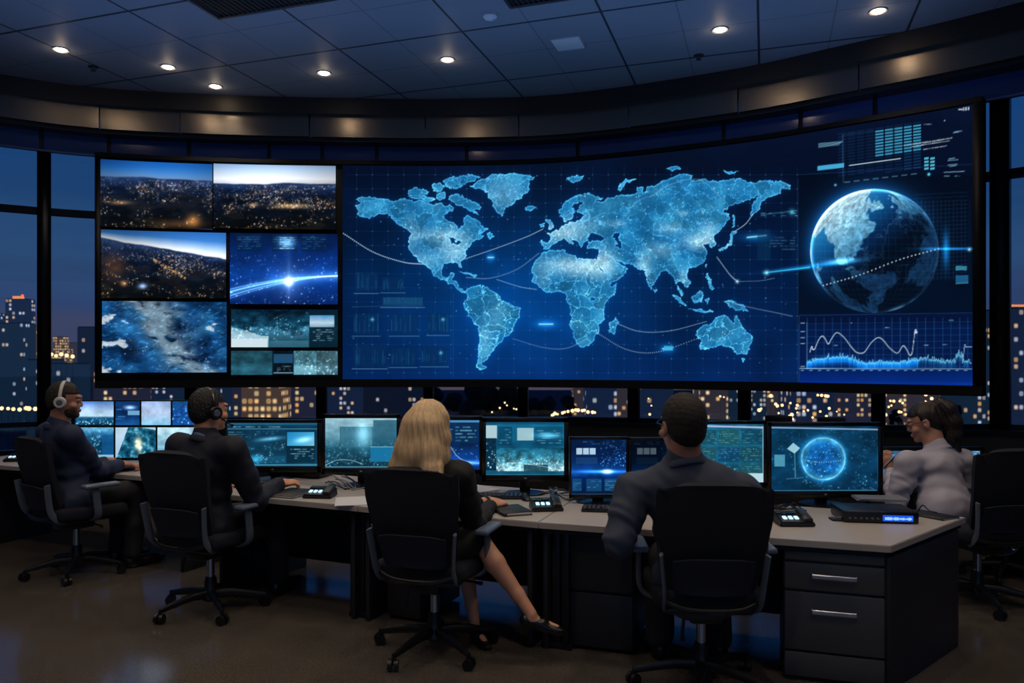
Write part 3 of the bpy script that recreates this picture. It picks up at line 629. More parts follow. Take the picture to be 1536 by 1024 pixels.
# ---------------------------------------------------------------- the curved front of the room
CTRL = [(-8.6,2.5),(-8.3,4.2),(-7.6,5.9),(-6.6,7.2),(-5.37,8.06),(-4.55,8.47),(-3.3,8.71),(-1.97,8.81),(-.69,8.84),(.69,8.66),(2.30,7.95),(3.25,7.3),(4.09,6.65),(5.0,5.75),(5.75,4.6),(6.2,3.3),(6.4,2.0)]
_c = np.array([(v.x, v.y) for v in bez([(x, y, 0) for x, y in CTRL], 40)])
_len = np.concatenate([[0], np.cumsum(np.hypot(*np.diff(_c, axis=0).T))])
LT = _len[-1]
_tan = np.gradient(_c, _len, axis=0); _tan /= np.linalg.norm(_tan, axis=1)[:, None]
def cpos(t, d=0.):             # point at arc length t, d metres outwards (towards the city)
    t = np.asarray(t, float)
    p = np.stack([np.interp(t, _len, _c[:, k]) for k in (0, 1)], -1); g = np.stack([np.interp(t, _len, _tan[:, k]) for k in (0, 1)], -1)
    n = np.stack([-g[..., 1], g[..., 0]], -1)
    return p+n*np.asarray(d)[..., None]
_pxs = 768+FOC*_c[:, 0]/_c[:, 1]
def t_at(px, d=0.):             # arc length whose point is seen at image column px
    q = cpos(_len, d); x = 768+FOC*q[:, 0]/q[:, 1]; k = slice(60, len(x)-60)
    return float(np.interp(px, x[k], _len[k]))
def band(name, t0, t1, d0, d1, z0, z1, m, parent=None, step=.12, off=None, zfun=None):
    """a curved solid strip between arc lengths t0..t1, offsets d0..d1, heights z0..z1"""
    n = max(2, int((t1-t0)/step)+1); ts = np.linspace(t0, t1, n); mb = MB()
    A0, B0 = cpos(ts, d0), cpos(ts, d1); rows = []
    for i in range(n):
        za, zb = (z0, z1) if zfun is None else zfun(ts[i])
        rows.append([mb.bm.verts.new((*A0[i], za)), mb.bm.verts.new((*A0[i], zb)), mb.bm.verts.new((*B0[i], zb)), mb.bm.verts.new((*B0[i], za))])
    for a, b in zip(rows, rows[1:]):
        for k in range(4): mb.bm.faces.new((a[k], a[(k+1) % 4], b[(k+1) % 4], b[k]))
    mb.bm.faces.new(rows[0]); mb.bm.faces.new(rows[-1][::-1])
    return mb.build(name, m, parent, off=off)

M_blackframe = mat('black_frame', (8, 9, 13), .6, spec=.25)
M_mullion = mat('dark_mullion', (20, 24, 32), .4, .6)
M_dark = mat('dark_wall', (22, 26, 36), .75)
M_soffit = mat('soffit_black', (14, 15, 19), .5)
M_steel = mat('brushed_steel', (128, 122, 114), .27, 1., var=.12, bscale=6, stretch=(1, 1, 14), bump=.03)
M_panel = mat('dark_panel', (16, 18, 25), .55)

# floor: speckled polished concrete
def floor_mat():
    m = bpy.data.materials.new('polished_concrete'); m.use_nodes = True; nt = m.node_tree; b = nt.nodes['Principled BSDF']
    tc = nt.nodes.new('ShaderNodeTexCoord')
    def nz(sc, det): 
        n = nt.nodes.new('ShaderNodeTexNoise'); n.inputs['Scale'].default_value = sc; n.inputs['Detail'].default_value = det
        nt.links.new(tc.outputs['Object'], n.inputs['Vector']); return n
    n1, n2 = nz(110, 3), nz(.9, 5)
    r = nt.nodes.new('ShaderNodeValToRGB'); r.color_ramp.elements[0].position = .3; r.color_ramp.elements[1].position = .72
    r.color_ramp.elements[0].color = srgb(74, 70, 66); r.color_ramp.elements[1].color = srgb(112, 104, 96)
    nt.links.new(n1.outputs['Fac'], r.inputs['Fac'])
    mx = nt.nodes.new('ShaderNodeMix'); mx.data_type = 'RGBA'; mx.blend_type = 'MULTIPLY'; mx.inputs['Factor'].default_value = .7
    r2 = nt.nodes.new('ShaderNodeValToRGB'); r2.color_ramp.elements[0].color = (.45, .45, .45, 1); r2.color_ramp.elements[1].color = (1, 1, 1, 1)
    nt.links.new(n2.outputs['Fac'], r2.inputs['Fac']); nt.links.new(r.outputs['Color'], mx.inputs['A']); nt.links.new(r2.outputs['Color'], mx.inputs['B'])
    nt.links.new(mx.outputs['Result'], b.inputs['Base Color'])
    mr = nt.nodes.new('ShaderNodeMapRange'); mr.inputs['To Min'].default_value = .08; mr.inputs['To Max'].default_value = .19; b.inputs['Specular IOR Level'].default_value = 1.
    nt.links.new(n2.outputs['Fac'], mr.inputs['Value']); nt.links.new(mr.outputs['Result'], b.inputs['Roughness'])
    return m
# ceiling: large tiles whose seams run along the desks
def ceil_mat():
    m = bpy.data.materials.new('ceiling_tiles'); m.use_nodes = True; nt = m.node_tree; b = nt.nodes['Principled BSDF']
    tc = nt.nodes.new('ShaderNodeTexCoord'); mp = nt.nodes.new('ShaderNodeMapping'); mp.inputs['Rotation'].default_value = (0, 0, math.radians(18.3))
    nt.links.new(tc.outputs['Object'], mp.inputs['Vector']); sx = nt.nodes.new('ShaderNodeSeparateXYZ'); nt.links.new(mp.outputs['Vector'], sx.inputs[0])
    def M(op, a, b_=None, c=None):
        n = nt.nodes.new('ShaderNodeMath'); n.operation = op
        for i, v in enumerate((a, b_, c)):
            if v is None: continue
            if isinstance(v, (int, float)): n.inputs[i].default_value = v
            else: nt.links.new(v, n.inputs[i])
        return n.outputs[0]
    def seam(sock, period, phase, w):
        return M('LESS_THAN', M('ABSOLUTE', M('SUBTRACT', M('FRACT', M('DIVIDE', M('ADD', sock, phase), period)), .5)), w/period)
    sm = M('MAXIMUM', seam(sx.outputs[0], 1.26, .69, .011), seam(sx.outputs[1], 1.26, .55, .014))
    fine = M('MULTIPLY', M('MAXIMUM', seam(sx.outputs[0], 1.26, .07, .006), seam(sx.outputs[1], 1.26, -.06, .006)), .45)
    sm = M('MAXIMUM', sm, fine)
    n = nt.nodes.new('ShaderNodeTexNoise'); n.inputs['Scale'].default_value = 160; nt.links.new(tc.outputs['Object'], n.inputs['Vector'])
    mx = nt.nodes.new('ShaderNodeMix'); mx.data_type = 'RGBA'; mx.inputs['A'].default_value = srgb(120, 126, 138); mx.inputs['B'].default_value = srgb(44, 48, 56)
    nt.links.new(sm, mx.inputs['Factor']); nt.links.new(mx.outputs['Result'], b.inputs['Base Color'])
    b.inputs['Roughness'].default_value = .55; b.inputs['Specular IOR Level'].default_value = .25
    bp = nt.nodes.new('ShaderNodeBump'); bp.inputs['Strength'].default_value = .25; bp.inputs['Distance'].default_value = .003
    nt.links.new(n.outputs['Fac'], bp.inputs['Height']); nt.links.new(bp.outputs['Normal'], b.inputs['Normal'])
    return m
# floor and ceiling follow the curved front
_ts = np.linspace(.05, LT-.05, 70)
def plate(name, d, z0, z1, m):
    pts = [tuple(p) for p in cpos(_ts, d)]
    poly = [(-8.9, -3.2)]+[(-8.9, pts[0][1])]+pts+[(6.9, pts[-1][1]), (6.9, -3.2)]
    mb = MB(); mb.prism(poly[::-1], z0, z1); return tag(mb.build(name, m, smooth=False), kind='structure')
plate('floor', .50, -.12, 0, floor_mat())
plate('ceiling', .50, 4.58, 4.72, ceil_mat())
tag(MB().box((-8.97, -.2, 2.3), (.12, 6.2, 4.8)).build('wall_left', M_dark, smooth=False), kind='structure')
tag(MB().box((6.97, -.4, 2.3), (.12, 5.6, 4.8)).build('wall_right', M_dark, smooth=False), kind='structure')
tag(MB().box((-1, -3.26, 2.3), (16.0, .12, 4.8)).build('wall_back', M_dark, smooth=False), kind='structure')

# fascia above the glass: black drop and a band of steel panels
tag(band('trim_1', .1, LT-.1, -.20, .30, 4.40, 4.60, M_soffit), kind='structure')
tag(band('trim_2', .1, LT-.1, -.05, .30, 4.13, 4.17, M_soffit), kind='structure')
seams = [.1]+[t_at(p, -.12) for p in (-260, -60, 149, 270, 464, 638, 778, 943, 1107, 1288)]+[LT-3.3, LT-1.6, LT-.1]
for i, (a, b) in enumerate(zip(seams, seams[1:])):
    dd = (0, .012, .004, .016)[i % 4]
    tag(band('trim_%d' % (i+3), a+.006, b-.006, -.125+dd, -.05+dd, 4.165, 4.405, M_steel), kind='structure')
M_spandrel = mat('spandrel_glass', (34, 62, 124), .14, spec=.8)
tag(band('trim_51', .1, LT-.1, .17, .20, 3.92, 4.15, M_soffit), kind='structure')
M_lip = mat('pale_lip', (92, 116, 170), .3)  # pale blue puts reflected screen light into the lip's colour
sp_t = [.1]+[t_at(p, .12) for p in (62, 163, 283, 403, 483, 565, 700, 866, 1085, 1200, 1312)]+[LT-2.2, LT-.1]
for i, (a, b) in enumerate(zip(sp_t, sp_t[1:])):
    tag(band('trim_%d' % (i+30), a+.022, b-.022, .14, .16, 3.93, 4.14, M_spandrel), kind='structure')
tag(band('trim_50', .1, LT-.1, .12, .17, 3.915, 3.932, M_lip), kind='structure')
# clear glass and mullions behind the video wall
DG = .36
cols = [t_at(p, DG) for p in (66, 287, 483, 643, 785, 951, 1117, 1318, 1501)]
posts = [.3, 1.9, 3.4, cols[0]-1.75]+cols+[cols[-1]+1.15, cols[-1]+2.5, LT-.3]
widths = {cols[0]: .06, cols[-1]: .07}
def sill(t): return .58 if t < cols[0]-.01 else float(np.interp(t, [cols[0], cols[2], cols[-2], cols[-1]], [.92, .87, .93, 1.0]))
tag(band('wall_front', .1, LT-.1, DG-.16, DG+.14, 0, .9, M_panel, zfun=lambda t: (0, sill(t))), kind='structure')
tag(band('trim_52', .1, LT-.1, DG-.20, DG+.06, .9, .93, M_mullion, zfun=lambda t: (sill(t), sill(t)+.025)), kind='structure')
def glass_mat():
    m = bpy.data.materials.new('window_glass'); m.use_nodes = True; nt = m.node_tree; nt.nodes.clear()
    o = nt.nodes.new('ShaderNodeOutputMaterial'); mx = nt.nodes.new('ShaderNodeMixShader'); t = nt.nodes.new('ShaderNodeBsdfTransparent'); g = nt.nodes.new('ShaderNodeBsdfGlossy')
    t.inputs['Color'].default_value = (.86, .93, 1, 1); g.inputs['Roughness'].default_value = .02; g.inputs['Color'].default_value = (.8, .9, 1, 1)
    f = nt.nodes.new('ShaderNodeFresnel'); f.inputs['IOR'].default_value = 1.5; nt.links.new(f.outputs[0], mx.inputs[0])
    nt.links.new(t.outputs[0], mx.inputs[1]); nt.links.new(g.outputs[0], mx.inputs[2]); nt.links.new(mx.outputs[0], o.inputs[0]); return m
M_glass = glass_mat()
for i, (a, b) in enumerate(zip(posts, posts[1:])):
    n = max(2, int((b-a)/.15)); ts = np.linspace(a, b, n); p = cpos(ts, DG)
    mb = MB(); mb.sheet([[(x, y, sill(t)), (x, y, 4.5)] for (x, y), t in zip(p, ts)])
    w = tag(mb.build('window_%d' % (i+1), M_glass), kind='structure')
    mb = None
    hw = widths.get(a, .05)
    band('window_frame', a-hw, a+hw, DG-.10, DG+.08, 0.9, 4.5, M_mullion, w, off=(0, 0, 0))
    # transom rails
    band('window_frame', a, b, DG-.05, DG+.05, 3.98, 4.03, M_mullion, w)
    if i < 5 or i > 10: band('window_frame', a, b, DG-.06, DG+.06, 3.26, 3.33, M_mullion, w)
    if i < 4: band('window_frame', a, b, DG-.06, DG+.06, .90, .955, M_mullion, w)
    band('window_frame', a, b, DG-.05, DG+.05, .9, .95, M_mullion, w, zfun=lambda t: (sill(t)+.02, sill(t)+.07))
# pale lip of reflected light under the clerestory
# ---------------------------------------------------------------- downlights and ceiling fittings
M_white = mat('white_trim', (150, 150, 150), .4)
M_lamp = emat('warm_lamp', (255, 214, 170), 16)
spots = [(91,74),(252,100),(323,129),(486,109),(671,89),(1080,44),(1317,16)]
where = ['first from the left window', 'second from the left window', 'lowest over the left displays', 'between the left displays and the map', 'over the left half of the world map', 'over the right half of the world map', 'nearest the upper right corner']
ZC = 4.58; dl = None; lampspots = []
for k, (px, py) in enumerate(spots):
    s = (HOR-py)/(ZC-EYE); p = W(px, py, s); lampspots.append(p)
    if dl is None:
        dl = thing('downlight', '', 'light', p)
        mb = MB(); mb.lathe([(.052, .03), (.056, -.005), (.070, -.010), (.074, 0)]); mb.build('trim_ring', M_white, dl)
        mb = MB(); mb.lathe([(.001, -.020), (.036, -.016), (.054, -.004)]); mb.build('lamp_disc', M_lamp, dl)
        o = dl
    else: o = copy_tree(dl)
    o.location = p; o['label'] = 'small round recessed ceiling downlight, '+where[k]; o['group'] = 'recessed downlights in the ceiling'
def vent(p, w, d, label, m, n=14):
    v = thing('ceiling_vent', label, 'vent', p, math.radians(-18.3))
    MB().box((0, 0, -.003), (w, d, .006)).build('backing', mat('vent_back', (14, 16, 20), .6), v)
    mb = MB()
    for i in range(n): mb.box((-w/2+w*(i+.5)/n, 0, -.012), (w/n*.42, d, .014), Matrix.Rotation(.5, 3, 'Y'))
    mb.build('louvres', m, v)
    mb = MB()
    for sx, sy, a, b in ((0, 1, w+.05, .03), (0, -1, w+.05, .03), (1, 0, .03, d), (-1, 0, .03, d)): mb.box((sx*(w/2+.012), sy*(d/2+.012), -.012), (a, b, .024))
    mb.build('border', m, v)
M_vent = mat('vent_metal', (40, 44, 52), .5, .3)
vent(W(366, -30, (HOR+30)/(ZC-EYE)), 1.2, .9, 'dark slotted air vent in the ceiling above the left displays', M_vent, 26)
vent(W(805, -27, (HOR+27)/(ZC-EYE)), .6, .6, 'dark slotted air vent at the top edge above the map', M_vent)
cs = thing('ceiling_speaker', 'pale square flush panel in the ceiling above the map', 'speaker', W(852, 65, (HOR-65)/(ZC-EYE)), math.radians(-18.3))
MB().box((0, 0, -.006), (.26, .26, .012), bev=.004).build('grille', mat('pale_panel', (190, 194, 200), .5), cs); MB().box((0, 0, -.002), (.29, .29, .004)).build('border', M_white, cs)
for px, py, l in [(1048, 83, 'small dark sprinkler head in the ceiling right of the map centre'), (140, 100, 'small dark sprinkler head in the ceiling by the left window')]:
    sp = thing('sprinkler_head', l, 'sprinkler', W(px, py, (HOR-py)/(ZC-EYE)))
    mb = MB(); mb.lathe([(.05, 0), (.05, -.006), (.018, -.012), (.012, -.03)]); mb.build('plate', M_vent, sp)
    mb = MB(); mb.lathe([(.008, -.028), (.026, -.04), (.026, -.043)]); mb.build('deflector', M_vent, sp)
sd = thing('smoke_detector', 'round pale smoke detector on the ceiling near the top', 'detector', W(735, 22, (HOR-22)/(ZC-EYE)))
mb = MB(); mb.lathe([(.06, 0), (.06, -.02), (.045, -.035), (.02, -.042)]); mb.build('housing', mat('pale_panel', (190, 194, 200), .5), sd)
mb = MB(); mb.sph((.03, 0, -.038), .006); mb.build('indicator', M_vent, sd)

# ---------------------------------------------------------------- video wall
ZB, ZT = 1.325, 3.925
tL, tR = t_at(143), t_at(1475)
org = (0, 8.6, 1.3)
vw = thing('video_wall', 'huge curved video wall with world map, globe and seven small pictures in a black frame', 'video wall', org)
band('backing', tL, tR, .03, .12, ZB, ZT, M_blackframe, vw, off=org)
for a, b, z0, z1 in [(tL, tR, ZT-.045, ZT), (tL, tR, ZB, ZB+.085), (tL, tL+.055, ZB, ZT), (tR-.075, tR, ZB, ZT)]:
    band('frame_edge', a, b, -.035, .035, z0, z1, M_blackframe, vw, off=org)
def curved(name, x0, x1, z0, z1, d, lab, res=1.0):
    t0, t1 = t_at(x0, d), t_at(x1, d)
    nx = int((x1-x0)*res)+1; nz = int((z1-z0)*150*res)+1
    p = cpos(np.linspace(t0, t1, nx), d); z = np.linspace(z0, z1, nz)
    P = np.empty((nz, nx, 3)); P[..., :2] = p[None]; P[..., 2] = z[:, None]
    return display(name, P, vw, org, lab)
def zz(px, py, d=0.):
    q = cpos(t_at(px, d), d); return EYE-(py-HOR)*q[1]/FOC
md = .0
curved('map_display', 514, 1464, ZB+.09, ZT-.05, md, 'dark blue display with glowing world map, globe and chart', 1.0)
for x0, x1, ya, yb, lab in [(149.5, 318.5, 243, 342, 'upper left display, city lights at dusk under a blue sky'), (320.3, 503.5, 247.5, 343.3, 'upper right picture with pale sky over a city'), (151.5, 339, 347, 449.5, 'display with an orange lit road across a dark city'), (345, 506.5, 350, 456, 'display with a white burst of light on a blue arc'), (153, 340, 452, 558.5, 'display with a satellite view of sea and clouds'), (346.7, 506.5, 464, 520.6, 'wide teal display with a collage and small bright picture'), (346.7, 506.5, 526, 562, 'lowest narrow display with four grey pictures')]:
    xm = (x0+x1)/2; curved('small_display', x0, x1, zz(xm, yb, -.02), zz(xm, ya, -.02), -.02, lab, 1.15)
for p in (287, 483, 785, 951, 1117, 1318):      # brackets that carry the wall from the mullions
    t = t_at(p, DG)
    mb = MB()
    for z in (ZB+.5, ZT-.5):
        a, b = cpos(t, .10), cpos(t, DG-.06); mb.cyl((*a, z), (*b, z), .03)
    mb.build('bracket', M_blackframe, vw, off=org)

# ---------------------------------------------------------------- the city outside
GZ = -32.
def facade(name, base, thr, cellw, cellh, cols, strength, dens=1.5, fw=.56, fh=.46):
    m = bpy.data.materials.new(name); m.use_nodes = True; nt = m.node_tree; b = nt.nodes['Principled BSDF']
    b.inputs['Base Color'].default_value = srgb(*base); b.inputs['Roughness'].default_value = .8
    uv = nt.nodes.new('ShaderNodeUVMap'); sx = nt.nodes.new('ShaderNodeSeparateXYZ'); nt.links.new(uv.outputs[0], sx.inputs[0])
    def M(op, a, b_=None):
        n = nt.nodes.new('ShaderNodeMath'); n.operation = op
        for i, v in enumerate((a, b_)):
            if v is None: continue
            if isinstance(v, (int, float)): n.inputs[i].default_value = v
            else: nt.links.new(v, n.inputs[i])
        return n.outputs[0]
    u = M('DIVIDE', sx.outputs[0], cellw); v = M('DIVIDE', sx.outputs[1], cellh)
    cb = nt.nodes.new('ShaderNodeCombineXYZ'); nt.links.new(M('FLOOR', u), cb.inputs[0]); nt.links.new(M('FLOOR', v), cb.inputs[1])
    oi = nt.nodes.new('ShaderNodeObjectInfo'); nt.links.new(M('MULTIPLY', oi.outputs['Random'], 97.), cb.inputs[2])
    wn = nt.nodes.new('ShaderNodeTexWhiteNoise'); wn.noise_dimensions = '3D'; nt.links.new(cb.outputs[0], wn.inputs['Vector'])
    # whole columns and floors are lit more often than others
    cc = nt.nodes.new('ShaderNodeCombineXYZ'); nt.links.new(M('FLOOR', u), cc.inputs[0]); nt.links.new(M('MULTIPLY', oi.outputs['Random'], 31.), cc.inputs[1])
    wc = nt.nodes.new('ShaderNodeTexWhiteNoise'); wc.noise_dimensions = '3D'; nt.links.new(cc.outputs[0], wc.inputs['Vector'])
    lit = M('GREATER_THAN', M('ADD', M('MULTIPLY', wn.outputs['Value'], .6), M('MULTIPLY', wc.outputs['Value'], .4)), thr)
    def soft(x, w):
        a = M('ABSOLUTE', M('SUBTRACT', M('FRACT', x), .5)); n = nt.nodes.new('ShaderNodeMapRange'); n.interpolation_type = 'SMOOTHSTEP'
        n.inputs['From Min'].default_value = w/2+.2; n.inputs['From Max'].default_value = w/2-.22; nt.links.new(a, n.inputs['Value']); return n.outputs[0]
    k = M('MULTIPLY', M('MULTIPLY', soft(u, fw), soft(v, fh)), lit)
    rp = nt.nodes.new('ShaderNodeValToRGB'); rp.color_ramp.elements[0].color = srgb(*cols[0]); rp.color_ramp.elements[1].color = srgb(*cols[1])
    sc = nt.nodes.new('ShaderNodeSeparateColor'); nt.links.new(wn.outputs['Color'], sc.inputs[0]); nt.links.new(sc.outputs[1], rp.inputs['Fac'])
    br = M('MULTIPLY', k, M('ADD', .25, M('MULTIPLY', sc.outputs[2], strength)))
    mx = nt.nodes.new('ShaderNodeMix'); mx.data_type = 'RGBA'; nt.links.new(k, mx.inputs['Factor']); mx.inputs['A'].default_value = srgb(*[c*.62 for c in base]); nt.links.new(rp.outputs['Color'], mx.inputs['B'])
    st = M('ADD', M('MULTIPLY', M('SUBTRACT', 1., k), dens), br)  # walls between the windows also emit, dusk haze put into their colour
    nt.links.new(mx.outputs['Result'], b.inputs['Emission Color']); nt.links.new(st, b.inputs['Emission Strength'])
    m.cycles.emission_sampling = 'NONE'
    return m
warm = ((255, 176, 92), (255, 226, 170)); mixd = ((255, 190, 110), (190, 220, 255))
F = {'blue': facade('facade_blue', (24, 40, 70), .70, 1.8, 2.3, mixd, .95), 'teal': facade('facade_teal', (20, 42, 64), .74, 1.7, 2.3, mixd, .75), 'violet': facade('facade_violet', (40, 42, 64), .66, 1.9, 2.4, warm, .9),
     'brown': facade('facade_brown', (62, 54, 62), .70, 2., 2.4, warm, 1.), 'gold': facade('facade_gold', (92, 70, 60), .42, 1.9, 2.4, warm, 1.15), 'dark': facade('facade_dark', (14, 24, 44), .80, 1.8, 2.4, mixd, .6)}
for f in F.values(): f.cycles.emission_sampling = 'NONE'
def block(name, c, w, d, z0, z1, yaw, m, parent):
    me = bpy.data.meshes.new(name); bm = bmesh.new(); R_ = Matrix.Rotation(yaw, 3, 'Z'); V = []
    for z in (z0, z1):
        for x, y in ((-1, -1), (1, -1), (1, 1), (-1, 1)): V.append(bm.verts.new(R_ @ Vector((x*w/2, y*d/2, 0))+Vector((c[0], c[1], z))))
    uvl = bm.loops.layers.uv.new('UVMap'); o = 0
    for k in range(4):
        L = w if k % 2 == 0 else d; f = bm.faces.new((V[k], V[(k+1) % 4], V[4+(k+1) % 4], V[4+k]))
        for lp, q in zip(f.loops, ((o, z0), (o+L, z0), (o+L, z1), (o, z1))): lp[uvl].uv = q
        o += L
    f = bm.faces.new(V[4:])
    for lp in f.loops: lp[uvl].uv = (-.5, -.5)
    bm.to_mesh(me); bm.free(); return link(name, me, parent, m)
M_orange = emat('crown_glow', (255, 150, 90), 1.0); M_red = emat('beacon_red', (255, 90, 50), 2.2)
M_roof = mat('city_roof', (14, 20, 32), .9)
def building(x0, x1, ytop, dist, f, label, step=None, crown=None, beacon=False, dep=None, cat='building'):
    """dist: metres away; x0, x1, ytop: outline as seen from the room"""
    dist *= 2; s = FOC/dist; c = W((x0+x1)/2, ytop, s); w = (x1-x0)/s; d = dep or w*.8
    t = thing('city_building', label, cat, (c.x, c.y+d/2, GZ))
    H = c.z-GZ; yaw = 0
    if step:
        block('tower', (0, 0), w*step[0], d*.8, H*step[1], H, yaw, F[f], t); block('podium', (0, 0), w, d, 0, H*step[1], yaw, F[f], t); w *= step[0]
    else: block('tower', (0, 0), w, d, 0, H, yaw, F[f], t)
    MB().box((0, 0, H+.25), (w*1.01, d*.82, .5)).build('roof_edge', M_roof, t, smooth=False)
    if crown: MB().box((w*crown[2], -d*.1, H+crown[1]/2), (w*crown[0], d*.5, crown[1]), bev=.1).build('roof_sign_light', M_orange, t, smooth=False)
    if beacon:
        mb = MB(); mb.cyl((w*.1, 0, H), (w*.1, 0, H+w*.22), w*.02); mb.build('mast', M_roof, t); mb = MB(); mb.sph((w*.1, 0, H+w*.22), w*.06); mb.build('beacon', M_red, t)
    return t
B = building
B(8, 38, 449, 210, 'blue', 'tall blue tower with a red roof light seen through the left window', crown=(.34, 2.0, -.05), beacon=True)
B(-14, 34, 485, 180, 'teal', 'broad dark blue block in front of the tall tower in the left window', dep=10)
B(33, 58, 489, 260, 'gold', 'slim orange lit block beside the left window post')
B(73, 98, 505, 330, 'gold', 'low orange lit building right of the left window post', step=(.6, .8))
B(92, 120, 514, 380, 'brown', 'dim brown building just left of the dark tower', step=(.7, .9))
B(116, 152, 491, 170, 'dark', 'dark unlit tower half hidden by the video wall frame')
B(40, 76, 540, 150, 'teal', 'low teal block below the orange lit block', dep=10)
B(76, 116, 546, 130, 'teal', 'low teal block beside the man with white headphones', dep=8)
B(-60, -12, 470, 230, 'blue', 'blue tower at the far left edge')
strip = [(140, 205, 556, 150, 'violet'), (205, 262, 560, 190, 'blue'), (262, 330, 556, 140, 'teal'), (330, 362, 560, 160, 'violet'), (362, 420, 550, 120, 'gold'), (420, 478, 548, 150, 'violet'), (480, 545, 560, 182, 'blue'), (545, 640, 566, 170, 'dark'),
         (860, 905, 560, 210, 'brown'), (880, 925, 552, 130, 'blue'), (925, 962, 556, 160, 'brown'), (962, 1010, 552, 130, 'blue'), (1050, 1092, 556, 150, 'brown'), (1094, 1150, 560, 195, 'teal'), (1150, 1200, 566, 210, 'brown'), (1186, 1250, 584, 130, 'blue'), (1250, 1310, 570, 190, 'violet'), (1330, 1390, 560, 190, 'brown'), (1395, 1440, 554, 170, 'brown'), (1438, 1478, 548, 140, 'teal')]
notes = ['under the left end of the video wall', 'behind the upper row of small monitors', 'just left of the man with black headset', 'right behind the black headset', 'with bright yellow windows right of the headset', 'left of the second window post', 'right of the second window post', 'dark behind the blonde woman',
         'behind the bright row of street lamps', 'left of the post beside the standing map centre', 'just left of the large man', 'with lit windows left of the large man head', 'right of the large man head', 'above the teal monitor', 'left of the two dark chairs outside', 'pale low block above the globe monitor', 'left of the right window post', 'right of the right window post', 'behind the woman with ponytail', 'below the right corner of the video wall']
fn = {'violet': 'violet grey', 'blue': 'blue', 'teal': 'teal', 'gold': 'warm lit', 'dark': 'unlit', 'brown': 'brown'}
for (x0, x1, y, dd, f), nt_ in zip(strip, notes): B(x0, x1, y, dd, f, fn[f]+' city block '+nt_, dep=12)
B(1474, 1489, 466, 150, 'teal', 'narrow teal tower beside the right end of the video wall')
B(1512, 1560, 462, 130, 'blue', 'tall tower with an orange roof light in the right window', crown=(.75, 1.3, .05))
B(1560, 1640, 500, 200, 'teal', 'teal tower past the right edge')
B(1482, 1516, 546, 190, 'violet', 'low violet block behind the right window post')
# ground, trees, street lamps
tag(MB().box((0, 420, GZ-.5), (2600, 820, 1)).build('ground', mat('city_ground', (30, 44, 60), .9), smooth=False), kind='structure')
M_leaf = mat('night_leaves', (22, 30, 24), .9, var=.5, bscale=2)
M_trunk = mat('night_trunk', (20, 18, 16), .9)
def tree(px, ytop, dist, w, label):
    s = FOC/dist; p = W(px, ytop, s); H = p.z-GZ; t = thing('city_tree', label, 'tree', (p.x, p.y, GZ), group='trees outside the windows')
    r = random.Random(int(px)); mb = MB()
    for _ in range(26):
        a = r.random()*6.28; q = r.random()**.5*w*.42; z = H*(.45+.48*r.random()); k = 1-abs(z/H-.66)*.9
        vs = mb.ico((math.cos(a)*q*k, math.sin(a)*q*k, z), w*(.13+.1*r.random()), sub=2)
        for v in vs: v.co += Vector((r.random()-.5, r.random()-.5, r.random()-.5))*w*.05
    mb.build('crown', M_leaf, t, ang=180); mb = MB(); mb.tube([(0, 0, 0), (.05*w, 0, H*.3), (0, 0, H*.6)], [w*.04, w*.03, w*.02]); mb.build('trunk', M_trunk, t)
for px, y, w, l in [(668, 560, 9, 'dark leafy tree outside behind the blonde woman'), (712, 552, 10, 'dark leafy tree outside above the blue dashboard monitor'), (757, 556, 9, 'dark leafy tree outside left of the middle window post'), (812, 566, 7, 'dark leafy tree left of the bright street lamps'), (852, 572, 5, 'thin dark tree among the bright street lamps'), (1030, 590, 5, 'low dark tree behind the large man head'), (1345, 606, 5, 'low dark tree beside the ponytail woman face'), (1428, 600, 6, 'low dark tree right of the ponytail')]: tree(px, y, 84+abs(px-757)*.16+(px % 3)*7, w*.8, l)
M_bulb = emat('street_bulb', (255, 200, 130), 3.4); M_bulb.cycles.emission_sampling = 'NONE'
lampmat = M_trunk; first = None; lampxy = []
def lamp(px, py, dist, r, label):
    global first
    while any(abs(px-a)+.5*abs(py-b) < 3.2 for a, b in lampxy): px += .7; py += .3
    lampxy.append((px, py))
    q_ = 1+.5*((len(lampxy)*.618) % 1); dist *= q_; r *= q_; s = FOC/dist; p = W(px, py, s)
    if first is None:
        first = thing('street_lamp', label, 'street lamp')
        mb = MB(); mb.sph((0, 0, 0), 1.); mb.build('globe', M_bulb, first); mb = MB(); mb.cyl((0, 0, 0), (0, 0, -1), .1, n=8); mb.build('post', lampmat, first); o = first
    else: o = copy_tree(first)
    for ch in o.children:
        if ch.name.startswith('post'): ch.scale.z = (p.z-GZ)/r
    o.location = p; o.scale = (r, r, r); o['label'] = label; o['group'] = label
rl = random.Random(3)
for x in (2, 11, 20, 29, 38, 43, 52): lamp(x+rl.random()*2, 612+rl.random()*4-2, 120, .22+.12*rl.random(), 'glowing street lamp in the row low in the left window')
for x in (77, 84, 92, 100, 109): lamp(x, 533+rl.random()*4-2, 125, .20+.1*rl.random(), 'glowing street lamp at the foot of the low orange building')
for k in range(14): lamp(826+k*5+rl.random()*3, 624-2*math.sin(k/13*3)*2-rl.random()*3-k*.35, 68, .07+.08*rl.random(), 'bright warm lamp in the row right of the dark trees')
for k in range(26): lamp(1128+rl.random()*180, 592+rl.random()*34, 100, .08+.15*rl.random(), 'warm city lamp above the globe and teal monitors')
for k in range(18): lamp(1328+rl.random()*75, 590+rl.random()*34, 100, .08+.14*rl.random(), 'warm city lamp in the window around the ponytail woman')
for k in range(9): lamp(690+rl.random()*90, 600+rl.random()*22, 66, .05+.05*rl.random(), 'small lamp among the dark trees')
for k in range(10): lamp(965+rl.random()*140, 594+rl.random()*28, 100, .06+.1*rl.random(), 'warm city lamp beside the large man head')
